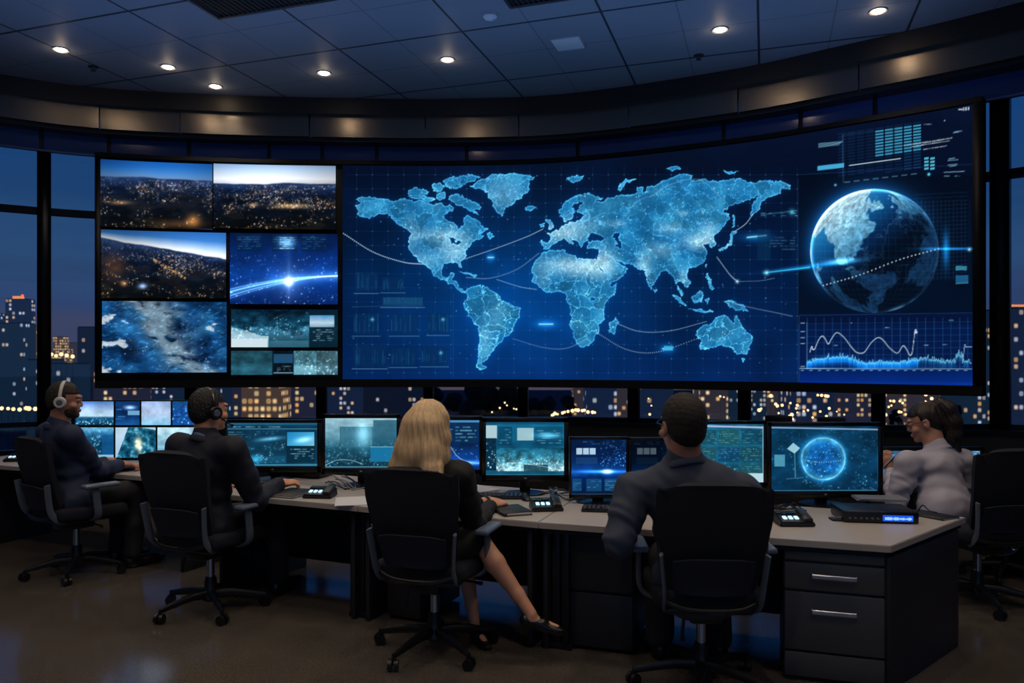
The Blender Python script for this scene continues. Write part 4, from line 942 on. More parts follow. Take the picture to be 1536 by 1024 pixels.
# ---------------------------------------------------------------- materials of the furniture
M_fab = mat('chair_fabric', (14, 19, 33), .85, bump=.25, bscale=500, var=.2)
M_fab2 = mat('chair_lower_fabric', (19, 27, 46), .8, bump=.2, bscale=500, var=.2)
M_plastic = mat('black_plastic', (15, 16, 19), .38)
M_bracket = mat('grey_plastic', (88, 98, 116), .35)
M_pad = mat('arm_pad', (104, 116, 138), .28)
M_chrome = mat('chrome', (170, 172, 178), .18, 1.)
M_top = mat('desk_laminate', (176, 170, 164), .38, var=.05, bscale=90)
M_edge = mat('desk_edge', (140, 140, 142), .45)
M_desk = mat('desk_panel', (30, 32, 40), .5, var=.15, bscale=3, stretch=(1, 1, 8))
M_leg = mat('desk_leg', (34, 37, 46), .35, .5)
M_front = mat('drawer_front', (72, 74, 80), .48, var=.12, bscale=4, stretch=(1, 1, 10))
M_alu = mat('aluminium', (190, 195, 205), .3, .9)
M_bezel = mat('monitor_bezel', (10, 11, 14), .3)
M_led = emat('button_light', (190, 235, 255), 1.6)
M_ledblue = emat('button_blue', (60, 160, 255), 1.2)
M_paper = mat('paper', (205, 208, 214), .7)
M_book = mat('black_cover', (22, 24, 30), .5)

# ---------------------------------------------------------------- task chairs
def make_chair():
    t = thing('office_chair', 'x', 'chair')
    def back(v0, v1, z0, z1, w, th, yo, m, name, parent, nu=18, nv=18):
        g = []
        for i in range(nu+1):
            u = -1+2*i/nu; row = []
            for j in range(nv+1):
                v = j/nv; z = z0+(z1-z0)*v
                hw = w(v); x = u*hw
                y = -.235-.13*max(0, (z-.55)/.48)**1.2-.03*math.sin(max(0, min(1, (z-.5)/.5))*pi)+.035*(abs(u)**2.5)+yo
                if v > .999: z -= .018*abs(u)**4
                row.append((x, y, z))
            g.append(row)
        mb = MB(); mb.sheet(g, th)
        bmesh.ops.bevel(mb.bm, geom=[e for e in mb.bm.edges if e.calc_face_angle(0) > 1.0], offset=.009, segments=2, affect='EDGES', clamp_overlap=True)
        return mb.build(name, m, parent, ang=60)
    def wf(v):
        w = .200+.058*min(1, v/.72)**.9
        if v > .93: w -= .04*((v-.93)/.07)**2.2
        if v < .05: w -= .02*(1-v/.05)
        return w
    back(0, 1, .50, 1.02, wf, .045, 0, M_fab, 'backrest', t, 20, 30)
    back(0, 1, .515, .69, lambda v: .175+.012*v-(.015*(1-v/.12) if v < .12 else 0)-(.015*((v-.88)/.12) if v > .88 else 0), .012, -.050, M_fab2, 'lumbar_panel', t, 10, 10)
    for sx in (-1, 1):
        mb = MB(); mb.tube(bez([(sx*.165, -.10, .425), (sx*.205, -.20, .44), (sx*.213, -.262, .50), (sx*.222, -.285, .60), (sx*.234, -.30, .705)], 6), (.009, .024), 10, flat=(1, 0, 0)); mb.build('back_support', M_bracket, t)
    mb = MB(); mb.tube(bez([(-.205, -.24, .475), (-.12, -.268, .452), (0, -.275, .446), (.12, -.268, .452), (.205, -.24, .475)], 6), .013, 10); mb.build('back_bar', M_plastic, t)
    # seat
    mb = MB(); mb.box((0, .02, .475), (.50, .50, .085), bev=.036, seg=4)
    for v in mb.bm.verts:
        if v.co.y > .2: v.co.z -= .03*((v.co.y-.2)/.07)
        if v.co.z > .48: v.co.z += .012*(v.co.x/.25)**2
    mb.build('seat', M_fab, t, ang=50)
    MB().box((0, 0, .418), (.40, .40, .03), bev=.012).build('seat_pan', M_plastic, t)
    MB().box((0, -.02, .375), (.16, .24, .075), bev=.02).build('mechanism', M_plastic, t)
    mb = MB(); mb.tube([(.07, .05, .38), (.2, .06, .37), (.25, .06, .365)], [.006, .006, .012]); mb.build('lever', M_plastic, t); mb = MB(); mb.tube([(-.1, -.1, .37), (-.11, -.12, .30), (-.11, -.12, .26)], [.008, .008, .012]); mb.build('lever', M_plastic, t)
    for sx in (-1, 1):
        a = MB(); a.tube(bez([(sx*.15, .02, .415), (sx*.245, .02, .425), (sx*.292, .015, .47), (sx*.300, .0, .58), (sx*.300, -.01, .655)], 6), (.012, .026), 10, flat=(1, 0, 0)); ar = a.build('armrest', M_bracket, t)
        MB().box((sx*.298, .03, .672), (.078, .25, .03), bev=.013, seg=3).build('arm_pad', M_pad, ar)
    mb = MB(); mb.cyl((0, 0, .20), (0, 0, .36), .024); mb.build('gas_cylinder', M_chrome, t)
    mb = MB(); mb.lathe([(.03, .21), (.036, .19), (.040, .12), (.052, .10), (.056, .075), (.04, .06)]); mb.build('hub', M_plastic, t)
    for k in range(5):
        an = pi/2+.33+k*2*pi/5; c, s = math.cos(an), math.sin(an)
        mb = MB(); mb.tube([(c*.03, s*.03, .105), (c*.12, s*.12, .108), (c*.22, s*.22, .092), (c*.325, s*.325, .072)], [(.030, .026), (.026, .022), (.022, .017), (.016, .012)], 10, flat=(0, 0, 1)); lg = mb.build('base_leg', M_plastic, t)
        wx, wy = c*.325, s*.325; mb = MB(); tx, ty = -math.sin(an+.6), math.cos(an+.6)
        for q in (-1, 1): mb.cyl((wx+tx*.006*q, wy+ty*.006*q, .029), (wx+tx*.026*q, wy+ty*.026*q, .029), .029, n=18)
        mb.cyl((wx, wy, .029), (wx, wy, .075), .008); mb.build('caster', M_plastic, lg)
    return t
chair0 = make_chair(); used = [0]
def chair(x, y, rz, label, spin=0.):
    o = chair0 if not used[0] else copy_tree(chair0); used[0] = 1
    o.location = (x, y, 0); o.rotation_euler.z = -math.radians(rz); o.scale = (1.05,)*3; o['label'] = label; o['group'] = 'office chairs at the desks'
    return o
CHAIRS = {1: (W(115, 0, 195), 36), 2: (W(316, 0, 228), 22), 3: (W(652, 0, 265), 17), 4: (W(1052, 0, 297), 3), 5: (W(1466, 0, 222), -7)}
for k, l in [(1, 'black office chair of the man with white headphones'), (2, 'black office chair under the man with black headset'), (3, 'black office chair of the blonde woman with grey arm pads'), (4, 'black office chair of the large man, back squarely towards us'), (5, 'black office chair behind the woman in pale jacket')]:
    p, a = CHAIRS[k]; o = chair(p.x, p.y, a, l)
    if k == 5:
        for ch in o.children:
            if ch.name.startswith('armrest'): ch.location.z = -.11
# a low stool behind the last chair
p = W(1508, 0, 199); st = thing('office_stool', 'dark low stool on castors behind the chair at the right edge', 'stool', (p.x, p.y, 0))
mb = MB(); mb.lathe([(.05, .40), (.18, .41), (.2, .44), (.185, .475), (.05, .485)]); mb.build('seat', M_fab, st)
mb = MB(); mb.cyl((0, 0, .09), (0, 0, .41), .024); mb.build('gas_cylinder', M_plastic, st)
for k in range(5):
    an = .2+k*2*pi/5; c, s = math.cos(an), math.sin(an); mb = MB(); mb.tube([(c*.02, s*.02, .11), (c*.15, s*.15, .10), (c*.28, s*.28, .072)], [.028, .022, .015]); lg = mb.build('base_leg', M_plastic, st)
    mb = MB()
    for q in (-1, 1): mb.cyl((c*.28-s*.006*q, s*.28+c*.006*q, .029), (c*.28-s*.026*q, s*.28+c*.026*q, .029), .029)
    mb.cyl((c*.28, s*.28, .03), (c*.28, s*.28, .075), .008); mb.build('caster', M_plastic, lg)

# ---------------------------------------------------------------- desks
ZD = .73
def desk(name, label, front, back, panels, modesty=True, loc=None):
    """front: left->right points of the front edge; back: right->left points of the back edge"""
    poly = front+back; c = (sum(p[0] for p in poly)/len(poly), sum(p[1] for p in poly)/len(poly), 0)
    t = thing(name, label, 'desk', c); P = [(x-c[0], y-c[1]) for x, y in poly]
    mb = MB(); mb.prism(P, ZD-.034, ZD)
    bmesh.ops.bevel(mb.bm, geom=[e for e in mb.bm.edges if abs(e.verts[0].co.z-ZD) < 1e-4 and abs(e.verts[1].co.z-ZD) < 1e-4], offset=.004, segments=2, affect='EDGES')
    mb.build('desktop', M_top, t, ang=40)
    mb = MB(); cx = sum(p[0] for p in P)/len(P); cy = sum(p[1] for p in P)/len(P)
    mb.prism([(x+(cx-x)*.02, y+(cy-y)*.04) for x, y in P], ZD-.06, ZD-.034); mb.build('under_frame', M_leg, t, smooth=False)
    for (a, b, th) in panels:
        a = Vector((a[0]-c[0], a[1]-c[1], 0)); b = Vector((b[0]-c[0], b[1]-c[1], 0)); d = (b-a); ang = math.atan2(d.y, d.x)
        MB().box(((a.x+b.x)/2, (a.y+b.y)/2, (ZD-.06)/2), (d.length, th, ZD-.062), Matrix.Rotation(ang, 3, 'Z'), bev=.006).build('side_panel', M_desk, t)
    if modesty:
        f = .72; n = len(front); a = Vector(front[0])*(1-f)+Vector(back[-1])*f; b = Vector(front[-1])*(1-f)+Vector(back[0])*f; a += (b-a)*.03; b -= (b-a)*.03
        d = b-a; MB().box(((a.x+b.x)/2-c[0], (a.y+b.y)/2-c[1], .40), (d.length, .02, .54), Matrix.Rotation(math.atan2(d.y, d.x), 3, 'Z')).build('modesty_panel', M_desk, t, smooth=False)
    return t
def along(a, b, f): return (a[0]+(b[0]-a[0])*f, a[1]+(b[1]-a[1])*f)
# right desk: (0.15,4.32) -> (1.31,3.93) -> corner (1.865,3.78), end runs back to (2.64,4.46)
FR = [(.150, 4.318), (.491, 4.205), (1.865, 3.772)]
desk('desk_unit', 'pale topped desk of the large man with drawers at its right end', FR, [(2.64, 4.46), (.50, 5.28)], [((.19, 4.36), (.49, 5.20), .03), ((1.862, 3.80), (2.56, 4.42), .03)])
FM = [(-.96, 4.785), (.146, 4.320)]
desk('desk_unit', 'pale topped desk of the blonde woman between two seams', FM, [(.496, 5.282), (-.57, 5.74)], [((.10, 4.38), (.44, 5.22), .03), ((-.91, 4.82), (-.56, 5.66), .03)])
FL = [(-2.06, 5.25), (-.964, 4.788)]
desk('desk_unit', 'pale topped desk of the man with black headset', FL, [(-.574, 5.744), (-1.66, 6.2)], [((-2.01, 5.29), (-1.65, 6.12), .03), ((-1.01, 4.86), (-.66, 5.68), .03)])
FF = [(-5.0, 6.86), (-2.50, 5.84)]
desk('desk_unit', 'pale topped desk of the man with white headphones, farthest left', FF, [(-2.12, 6.78), (-4.6, 7.78)], [((-4.62, 6.76), (-4.28, 7.6), .03), ((-2.55, 5.92), (-2.20, 6.72), .03)], False)
desk('desk_unit', 'desk of the woman in pale jacket beyond the right end', [(2.62, 5.78), (4.25, 5.62)], [(4.32, 6.28), (2.68, 6.44)], [((2.68, 5.84), (2.73, 6.38), .03), ((4.19, 5.68), (4.25, 6.22), .03)])
# ribbed end legs at the joints between desks
def end_leg(px, s, label):
    p = W(px, 0, s); t = thing('desk_support', label, 'desk support', (p.x, p.y, 0), math.radians(-20))
    for k in range(3): MB().box((-.055+k*.055, 0, .345), (.045, .07-.012*(k == 1), .67), bev=.006).build('fin', M_leg, t)
    MB().box((0, .02, .02), (.18, .10, .03), bev=.006).build('foot', M_leg, t)
end_leg(836, 262, 'grooved dark upright support where the right desk meets the blonde woman desk'); end_leg(545, 234, 'grooved dark upright support left of the blonde woman')
def cabinet(name, label, o, e, w, d, h, faces, m=M_desk, mf=M_front):
    """o: front left corner, e: unit direction of the front; faces: list of (z0, z1, handle_z)"""
    ang = math.atan2(e[1], e[0]); t = thing(name, label, 'cabinet', (o[0], o[1], 0), ang)
    MB().box((w/2, d/2+.02, h/2+.01), (w, d, h-.02), bev=.004).build('carcass', m, t)
    for z0, z1, hz in faces:
        dr = MB().box((w/2, .006, (z0+z1)/2), (w-.016, .024, z1-z0-.008), bev=.003).build('drawer', mf, t)
        if hz:
            mb = MB(); mb.tube([(w/2-.105, -.006, hz), (w/2-.103, -.03, hz), (w/2+.103, -.03, hz), (w/2+.105, -.006, hz)], (.012, .006), 8, flat=(0, 0, 1)); mb.build('handle', M_alu, dr)
    return t
e1 = Vector((1.374, -.433)).normalized(); pr = Vector((1.865, 3.772))
q = pr-e1*.500+Vector((-e1.y, e1.x))*.04
cabinet('drawer_pedestal', 'grey drawer pedestal with three fronts and two bar handles', (q.x, q.y), e1, .485, .52, .672, [(.615, .668, None), (.465, .61, .545), (.155, .46, .365), (.02, .15, None)])
q = Vector((.27, 4.30))+Vector((.30, .95))*.09
cabinet('drawer_pedestal', 'dark plain pedestal under the desk between the blonde woman and large man', (q.x, q.y), e1, .40, .5, .66, [(.02, .33, None), (.335, .65, None)], M_desk, M_desk)
cabinet('drawer_pedestal', 'dark plain pedestal under the blonde woman desk, left end', (-.80, 4.89), Vector((.92, -.39)), .26, .5, .62, [(.02, .3, None), (.305, .61, None)], M_desk, M_desk)

# ---------------------------------------------------------------- monitors
def monitor(x0, x1, y0, y1, s, label, bz=(4, 4, 5, 9), stand=True, yaw=0, z_desk=ZD, res=1.3, logo=True, name='monitor', thin=False):
    """x0..y1: outline of the casing; s: its scale; bz: bezel left, right, top, bottom in the same pixels"""
    c = W((x0+x1)/2, y1, s); w = (x1-x0)/s; h = (y1-y0)/s
    t = thing(name, label, 'monitor', (c.x, c.y, z_desk)); zb = c.z-z_desk
    l, r, tp, bt = [v/s for v in bz]
    MB().box((0, .022, zb+h/2), (w, .035, h), bev=.005).build('casing', M_bezel, t)
    mb = MB()
    for cx, cz, a, b in ((-w/2+l/2, zb+h/2, l, h), (w/2-r/2, zb+h/2, r, h), (0, zb+h-tp/2, w, tp), (0, zb+bt/2, w, bt)): mb.box((cx, 0, cz), (a, .014, b), bev=.0015, seg=1)
    mb.build('bezel', M_bezel, t)
    nx, nz = int((x1-x0)*res), int((y1-y0)*res)
    P = np.empty((nz, nx, 3)); P[..., 0] = np.linspace(c.x-w/2+l, c.x+w/2-r, nx)[None]; P[..., 1] = c.y+.001; P[..., 2] = np.linspace(c.z+bt, c.z+h-tp, nz)[:, None]
    display('screen', P, t, (c.x, c.y, z_desk))
    if stand:
        MB().box((0, .075, (zb+h*.45)/2), (.075, .035, zb+h*.45), bev=.008).build('stand_neck', M_bezel, t)
        mb = MB(); mb.lathe([(.12, 0), (.12, .008), (.05, .02), (.01, .022)], (0, .06, 0), 28)
        for v in mb.bm.verts: v.co.x *= 1.15
        mb.build('stand_base', M_bezel, t)
    if logo:
        mb = MB(); mb.sph((0, -.0075, zb+bt*.5), .011, (1, .15, .5)); mb.build('emblem', mat('emblem_grey', (120, 125, 132), .4), t)
    return t
monitor(336, 482, 629, 708, 198, 'wide monitor with dark city dashboard in front of the black headset man', (5, 6, 5, 9))
monitor(483, 600, 621, 711, 208, 'monitor with pale street picture left of the blonde woman', (5, 5, 6, 9))
monitor(601, 723, 624, 713, 216, 'dark blue dashboard monitor partly behind the blonde woman', (4, 4, 6, 9))
monitor(723, 853, 626, 722, 222, 'teal monitor with harbour picture right of the blonde woman', (6, 7, 7, 10))
monitor(854, 943, 655, 747, 236, 'squarish dark blue monitor with bright streak and three white squares', (3, 4, 4, 6), logo=False)
monitor(944, 1034, 656, 748, 238, 'dim monitor hidden behind the large man', (3, 3, 4, 6), logo=False)
monitor(1002, 1150, 631, 730, 244, 'teal monitor with rows of pictures right of the large man', (4, 5, 5, 7), z_desk=ZD, logo=False)
monitor(1152, 1324, 633, 746, 240, 'big monitor showing a glowing blue globe', (5, 7, 6, 10))
monitor(1318, 1476, 670, 716, 188, 'low wide display in front of the woman in pale jacket', (6, 6, 6, 4), logo=False, stand=True)
rows = [[(112, 172, 'with bright sky picture, upper row left end'), (172, 211, 'narrow dark blue, upper row second'), (211, 257.5, 'pale picture, upper row third'), (257.5, 303, 'blue, upper row right end behind the headset man')], [(112, 172, 'teal, lower row left end'), (172, 235, 'with orange streak on a teal map, lower row centre'), (235, 303, 'pale, lower row right end')]]
for i, row in enumerate(rows):
    for x0, x1, l in row:
        m_ = monitor(x0, x1, (600, 639)[i], (639, 688)[i], 165, 'small thin bezel monitor '+l, (1.2, 1.2, 1.8, 1.8), stand=False, res=1.6, logo=False, thin=True)
        m_['group'] = 'stacked small monitors at the far left desk'
        if i == 1: MB().box((0, .06, .005), (.3*(x1-x0)/60, .14, .012), bev=.003).build('stand_base', M_bezel, m_); MB().box((0, .06, .1), (.05, .03, .2)).build('stand_neck', M_bezel, m_)
        else: MB().box((0, .06, .16), (.05, .03, .34)).build('stand_neck', M_bezel, m_)

# ---------------------------------------------------------------- things on the desks
def on(px, py): return W(px, py, (py-HOR)/(EYE-ZD))
def desk_phone(px, py, rz, label, sc=1.):
    p = on(px, py); t = thing('desk_phone', label, 'desk console', p, rz); t.scale = (sc,)*3; t['group'] = 'black call consoles on the desks'
    mb = MB(); mb.prism([(-.10, -.075), (.10, -.075), (.095, .085), (-.095, .085)], 0, .03)
    for v in mb.bm.verts:
        if v.co.z > .01: v.co.z = .026 if v.co.y < 0 else .062; v.co.x *= .92
    bmesh.ops.bevel(mb.bm, geom=mb.bm.edges[:], offset=.007, segments=2, affect='EDGES'); mb.build('body', M_plastic, t)
    MB().box((.062, .005, .051), (.05, .15, .022), Matrix.Rotation(.22, 3, 'X'), bev=.009).build('handset', M_plastic, t)
    for k in range(3): MB().box((-.055+k*.032, -.02, .0415), (.022, .034, .006), Matrix.Rotation(.22, 3, 'X'), bev=.002, seg=1).build('button', M_led if k < 3 else M_ledblue, t)
    MB().box((-.03, .04, .055), (.1, .03, .004), Matrix.Rotation(.22, 3, 'X')).build('small_screen', mat('phone_screen', (14, 30, 50), .2), t)
    return t
desk_phone(819, 764, .12, 'black call console with three lit buttons right of the blonde woman')
desk_phone(480, 745, -.1, 'black call console with lit buttons between the headset man and pale monitor')
desk_phone(1190, 786, .0, 'black call console with lit buttons below the globe monitor')
desk_phone(27, 691, .2, 'black call console at the far left desk end')
def keyboard(px, py, rz, label, w=.42):
    p = on(px, py); t = thing('keyboard', label, 'keyboard', p, rz); t['group'] = 'black keyboards'
    MB().box((0, 0, .009), (w, .14, .016), bev=.005).build('keyboard_base', M_plastic, t)
    mb = MB()
    for i in range(5):
        for j in range(15):
            if i == 0 and 4 <= j <= 8: continue
            mb.box((-w/2+.02+j*(w-.04)/14, -.05+i*.024, .021), ((w-.04)/14*.80, .019, .009), bev=.002, seg=1)
        if i == 0: mb.box((-.01, -.05, .021), (w*.33, .019, .009), bev=.002, seg=1)
    mb.build('keys', mat('key_caps', (44, 46, 52), .45), t); return t
keyboard(742, 746, -.05, 'black keyboard under the blonde woman hands', .44)
keyboard(925, 766, -.15, 'black keyboard half hidden by the large man')
keyboard(395, 727, -.25, 'black keyboard before the headset man')
keyboard(172, 703, -.4, 'black keyboard before the white headphones man')
def notebook(px, py, rz, w, d, label, h=.016):
    p = on(px, py); t = thing('notebook', label, 'notebook', p, rz)
    MB().box((0, 0, h/2), (w*.98, d*.98, h*.55)).build('pages', M_paper, t)
    for z in (h*.12, h*.88): MB().box((0, 0, z), (w, d, h*.22), bev=.0015, seg=1).build('cover', M_book, t)
    mb = MB(); mb.tube([(-w/2, -d/2, h/2), (-w/2, d/2, h/2)], h*.5); mb.build('spine', M_book, t)
notebook(438, 741, -.35, .23, .30, 'black notebook under the right hand of the headset man')
notebook(768, 768, .35, .17, .24, 'thick black notebook beside the blonde woman hand', .024)
notebook(180, 700, -.4, .22, .22, 'dark notebook under the hand of the white headphones man', .010)
notebook(1395, 773, .5, .16, .26, 'flat black folder at the right end of the right desk', .010)
def paper(px, py, rz, label, n=3, w=.21, d=.297):
    p = on(px, py); t = thing('paper_sheets', label, 'paper', p, rz)
    for k in range(n): MB().box((.004*k, .003*k, .0015+.0022*k), (w, d, .0018), Matrix.Rotation(.05*k, 3, 'Z')).build('sheet', M_paper, t, smooth=False)
paper(528, 752, .2, 'white paper sheet on the desk behind the blonde woman chair', 2)
paper(712, 735, .5, 'white paper stack beside the keyboard under the blue dashboard monitor', 5)
# flat boxes of equipment
def recorder(px, py, w, d, h, rz, label, lit):
    p = on(px, py); t = thing('equipment_box', label, 'equipment box', p, rz)
    MB().box((0, d/2, h/2+.004), (w, d, h), bev=.006).build('case', M_plastic, t)
    if lit:
        MB().box((w*.22, -.002, h*.5), (w*.40, .006, h*.52), bev=.001, seg=1).build('lit_panel', emat('lcd_blue', (30, 90, 225), 1.), t)
        mb = MB(); r = random.Random(5)
        for k in range(22): mb.box((w*.05+k*w*.36/22, -.006, h*.48), (.004, .003, h*(.08+.2*r.random())))
        mb.build('readout', emat('lcd_text', (170, 215, 255), 1.2), t, smooth=False)
    mb = MB()
    for k in range(6): mb.cyl((-w*.42+k*w*.075, -.008, h*.45), (-w*.42+k*w*.075, .004, h*.45), h*.09)
    mb.build('knobs', M_bracket, t)
    for sx in (-1, 1): MB().box((sx*w*.4, d*.5, .003), (.03, d*.8, .006)).build('foot', M_plastic, t)
    return t
rz = -.30
recorder(1322, 785, .40, .26, .062, -.12, 'black equipment box with glowing blue readout at the right desk end', True)
recorder(440, 716, .46, .22, .055, -.30, 'black equipment box under the wide dashboard monitor', False)
recorder(655, 727, .40, .16, .05, -.36, 'black equipment box under the blue dashboard monitor', False)
p = on(1318, 765); p.z += .066; t = thing('paper_sheets', 'grey papers lying on the glowing equipment box', 'paper', p, -.2)
for k in range(4): MB().box((.003*k, .002*k, .002+.003*k), (.28, .16, .0026), Matrix.Rotation(.03*k, 3, 'Z')).build('sheet', mat('grey_paper', (120, 124, 134), .7), t, smooth=False)
# pen tray, mice, glass, spectacles
p = on(1275, 780); t = thing('pen_tray', 'slim black pen tray left of the glowing equipment box', 'tray', p, -.05)
MB().box((0, 0, .006), (.22, .07, .012), bev=.004).build('tray_base', M_plastic, t)
mb = MB(); mb.cyl((-.08, -.01, .017), (.07, -.012, .017), .005); mb.build('pen', M_alu, t)
def mouse(px, py, rz, label):
    p = on(px, py); t = thing('computer_mouse', label, 'mouse', p, rz)
    mb = MB(); mb.sph((0, 0, .0), .05, (.62, 1.05, .62))
    bmesh.ops.bisect_plane(mb.bm, geom=mb.bm.verts[:]+mb.bm.edges[:]+mb.bm.faces[:], plane_co=(0, 0, .001), plane_no=(0, 0, 1), clear_inner=True); bmesh.ops.holes_fill(mb.bm, edges=mb.bm.edges)
    mb.build('shell', M_plastic, t); MB().box((0, .025, .029), (.008, .018, .008), bev=.002).build('scroll_wheel', M_bracket, t)
mouse(790, 750, .2, 'black computer mouse right of the keyboard by the blonde woman'); mouse(1160, 762, .1, 'black computer mouse beside the large man chair, under the teal monitor')
p = on(830, 749); t = thing('water_glass', 'small clear glass behind the console by the teal monitor', 'glass', p)
gm = mat('clear_glass', (220, 235, 245), .03); gm.node_tree.nodes['Principled BSDF'].inputs['Transmission Weight'].default_value = 1.
mb = MB(); mb.lathe([(.022, 0), (.026, .03), (.029, .09), (.027, .09), (.024, .03), (.018, .006)]); mb.build('tumbler', gm, t); mb = MB(); mb.lathe([(.001, .008), (.0205, .008), (.0245, .045), (.001, .045)]); mb.build('water', gm, t)
def cable(pts, label, r=.004, m=None, group='tangled desk cables'):
    q = [on(x, y)+Vector((0, 0, z)) for x, y, z in pts]; mb = MB(); mb.tube(bez(q, 10), r, 6); o = q[0]
    o_ = mb.build('cable', m or M_plastic, None, off=o); o_.location = o; tag(o_, label, 'cable', group)
M_wcable = mat('pale_cable', (130, 134, 140), .5)
L1 = 'thin cable in the tangle under the teal harbour monitor'
for k in range(9):
    r = random.Random(k+20); x = 840+r.random()*50
    cable([(x-60*r.random(), 738+6*r.random(), .005), (x-15, 742+r.random()*9, .02+.03*r.random()), (x+5, 745+r.random()*8, .006), (x+22*r.random()+10, 741+8*r.random(), .03*r.random()+.006), (x+40, 748+r.random()*6, .006)], L1, .0042, M_wcable if k % 4 == 0 else None)
L2 = 'thin cable in the tangle under the pale street monitor'
for k in range(6):
    r = random.Random(k+50); x = 505+r.random()*30
    cable([(x-20, 722+5*r.random(), .07*r.random()+.006), (x-5, 728+r.random()*6, .05*r.random()+.006), (x+10, 731+r.random()*5, .006), (x+30*r.random()+12, 728+6*r.random(), .02)], L2, .004, M_wcable if k % 3 == 0 else None)
L3 = 'thin cable in the tangle left of the globe monitor stand'
for k in range(6):
    r = random.Random(k+80); x = 1165+r.random()*20
    cable([(x-10, 760+6*r.random(), .006), (x+4, 764+r.random()*6, .03*r.random()+.006), (x+16, 761+r.random()*6, .04*r.random()+.006), (x+30, 766+r.random()*5, .006)], L3, .004, None)
cable([(1376, 770, .01), (1384, 765, .03), (1394, 768, .01), (1405, 772, .014)], 'black cord loop on the folder at the right desk end', .004, None, None)
for px, l in [(1168, 'dark boxy unit on the window sill above the teal monitor edge'), (1248, 'dark boxy unit on the window sill above the globe monitor')]:
    tt = t_at(px, DG-.08); q = cpos(tt, DG-.08); t = thing('sill_unit', l, 'equipment', (q[0], q[1], sill(tt)+.026), -math.radians(32))
    MB().box((0, 0, .06), (.26, .10, .105), bev=.012).build('case', M_plastic, t); MB().box((0, 0, .004), (.2, .08, .008)).build('foot', M_plastic, t)
# computer under the woman's desk
p = W(1556, 0, 200); t = thing('computer_tower', 'black computer tower with glowing teal front at the right edge', 'computer', (p.x, p.y-.05, 0), .1)
MB().box((0, .2, .23), (.2, .42, .44), bev=.012).build('case', M_plastic, t); MB().box((-.02, -.012, .27), (.14, .008, .16), bev=.003).build('lit_front', emat('teal_light', (40, 150, 190), .9), t); MB().box((0, .2, .006), (.16, .3, .012)).build('foot', M_plastic, t)
# two dark office chairs outside the window are seen as silhouettes: a low terrace wall with planters
# ---------------------------------------------------------------- people: one smooth field per body, meshed as a single surface
class Field:
    def __init__(s, h): s.h = h; s.ops = []
    def cone(s, a, b, ra, rb, k=.02, sub=False):
        a, b = np.array(a, float), np.array(b, float); m = max(ra, rb)
        def f(P):
            ab = b-a; t = np.clip(((P-a)@ab)/max(ab@ab, 1e-9), 0, 1); return np.linalg.norm(P-a-t[..., None]*ab, axis=-1)-(ra+(rb-ra)*t)
        s.ops.append((f, np.minimum(a, b)-m, np.maximum(a, b)+m, k, sub)); return s
    def chain(s, pts, rs, k=.02):
        for i in range(len(pts)-1): s.cone(pts[i], pts[i+1], rs[i], rs[i+1], k)
        return s
    def ell(s, c, r, R=None, k=.02, sub=False):
        c, r = np.array(c, float), np.array(r, float); R = np.eye(3) if R is None else np.array(R)
        def f(P):
            q = (P-c)@R; k0 = np.linalg.norm(q/r, axis=-1); k1 = np.linalg.norm(q/(r*r), axis=-1); return k0*(k0-1)/np.maximum(k1, 1e-6)
        m = r.max(); s.ops.append((f, c-m, c+m, k, sub)); return s
    def cut(s, fn): s.ops.append((fn, None, None, 0, 'cut')); return s
    def disp(s, fn): s.ops.append((fn, None, None, 0, 'disp')); return s
    def mesh(s):
        h = s.h; M = .05
        lo = np.min([o[1] for o in s.ops if o[1] is not None and not o[4]], 0)-3*h; hi = np.max([o[2] for o in s.ops if o[2] is not None and not o[4]], 0)+3*h
        n = np.ceil((hi-lo)/h).astype(int)+1; ax = [lo[i]+h*np.arange(n[i]) for i in range(3)]
        F = np.full(n, M, np.float32)
        for f, a, b, k, sub in s.ops:
            if a is None: sl = (slice(None),)*3
            else:
                i0 = np.clip(((a-lo-M)/h).astype(int), 0, n-1); i1 = np.clip(((b-lo+M)/h).astype(int)+2, 1, n); sl = tuple(slice(i0[i], i1[i]) for i in range(3))
            P = np.stack(np.meshgrid(ax[0][sl[0]], ax[1][sl[1]], ax[2][sl[2]], indexing='ij'), -1).astype(np.float32)
            d = f(P); g = F[sl]
            if sub == 'cut': F[sl] = np.maximum(g, d)
            elif sub == 'disp': F[sl] = g+d
            elif sub:
                t = np.clip(.5-.5*(g+d)/k, 0, 1); F[sl] = g*(1-t)-d*t+k*t*(1-t)
            else:
                t = np.clip(.5+.5*(g-d)/k, 0, 1); F[sl] = g*(1-t)+d*t-k*t*(1-t)
        return surface(F, lo, h)
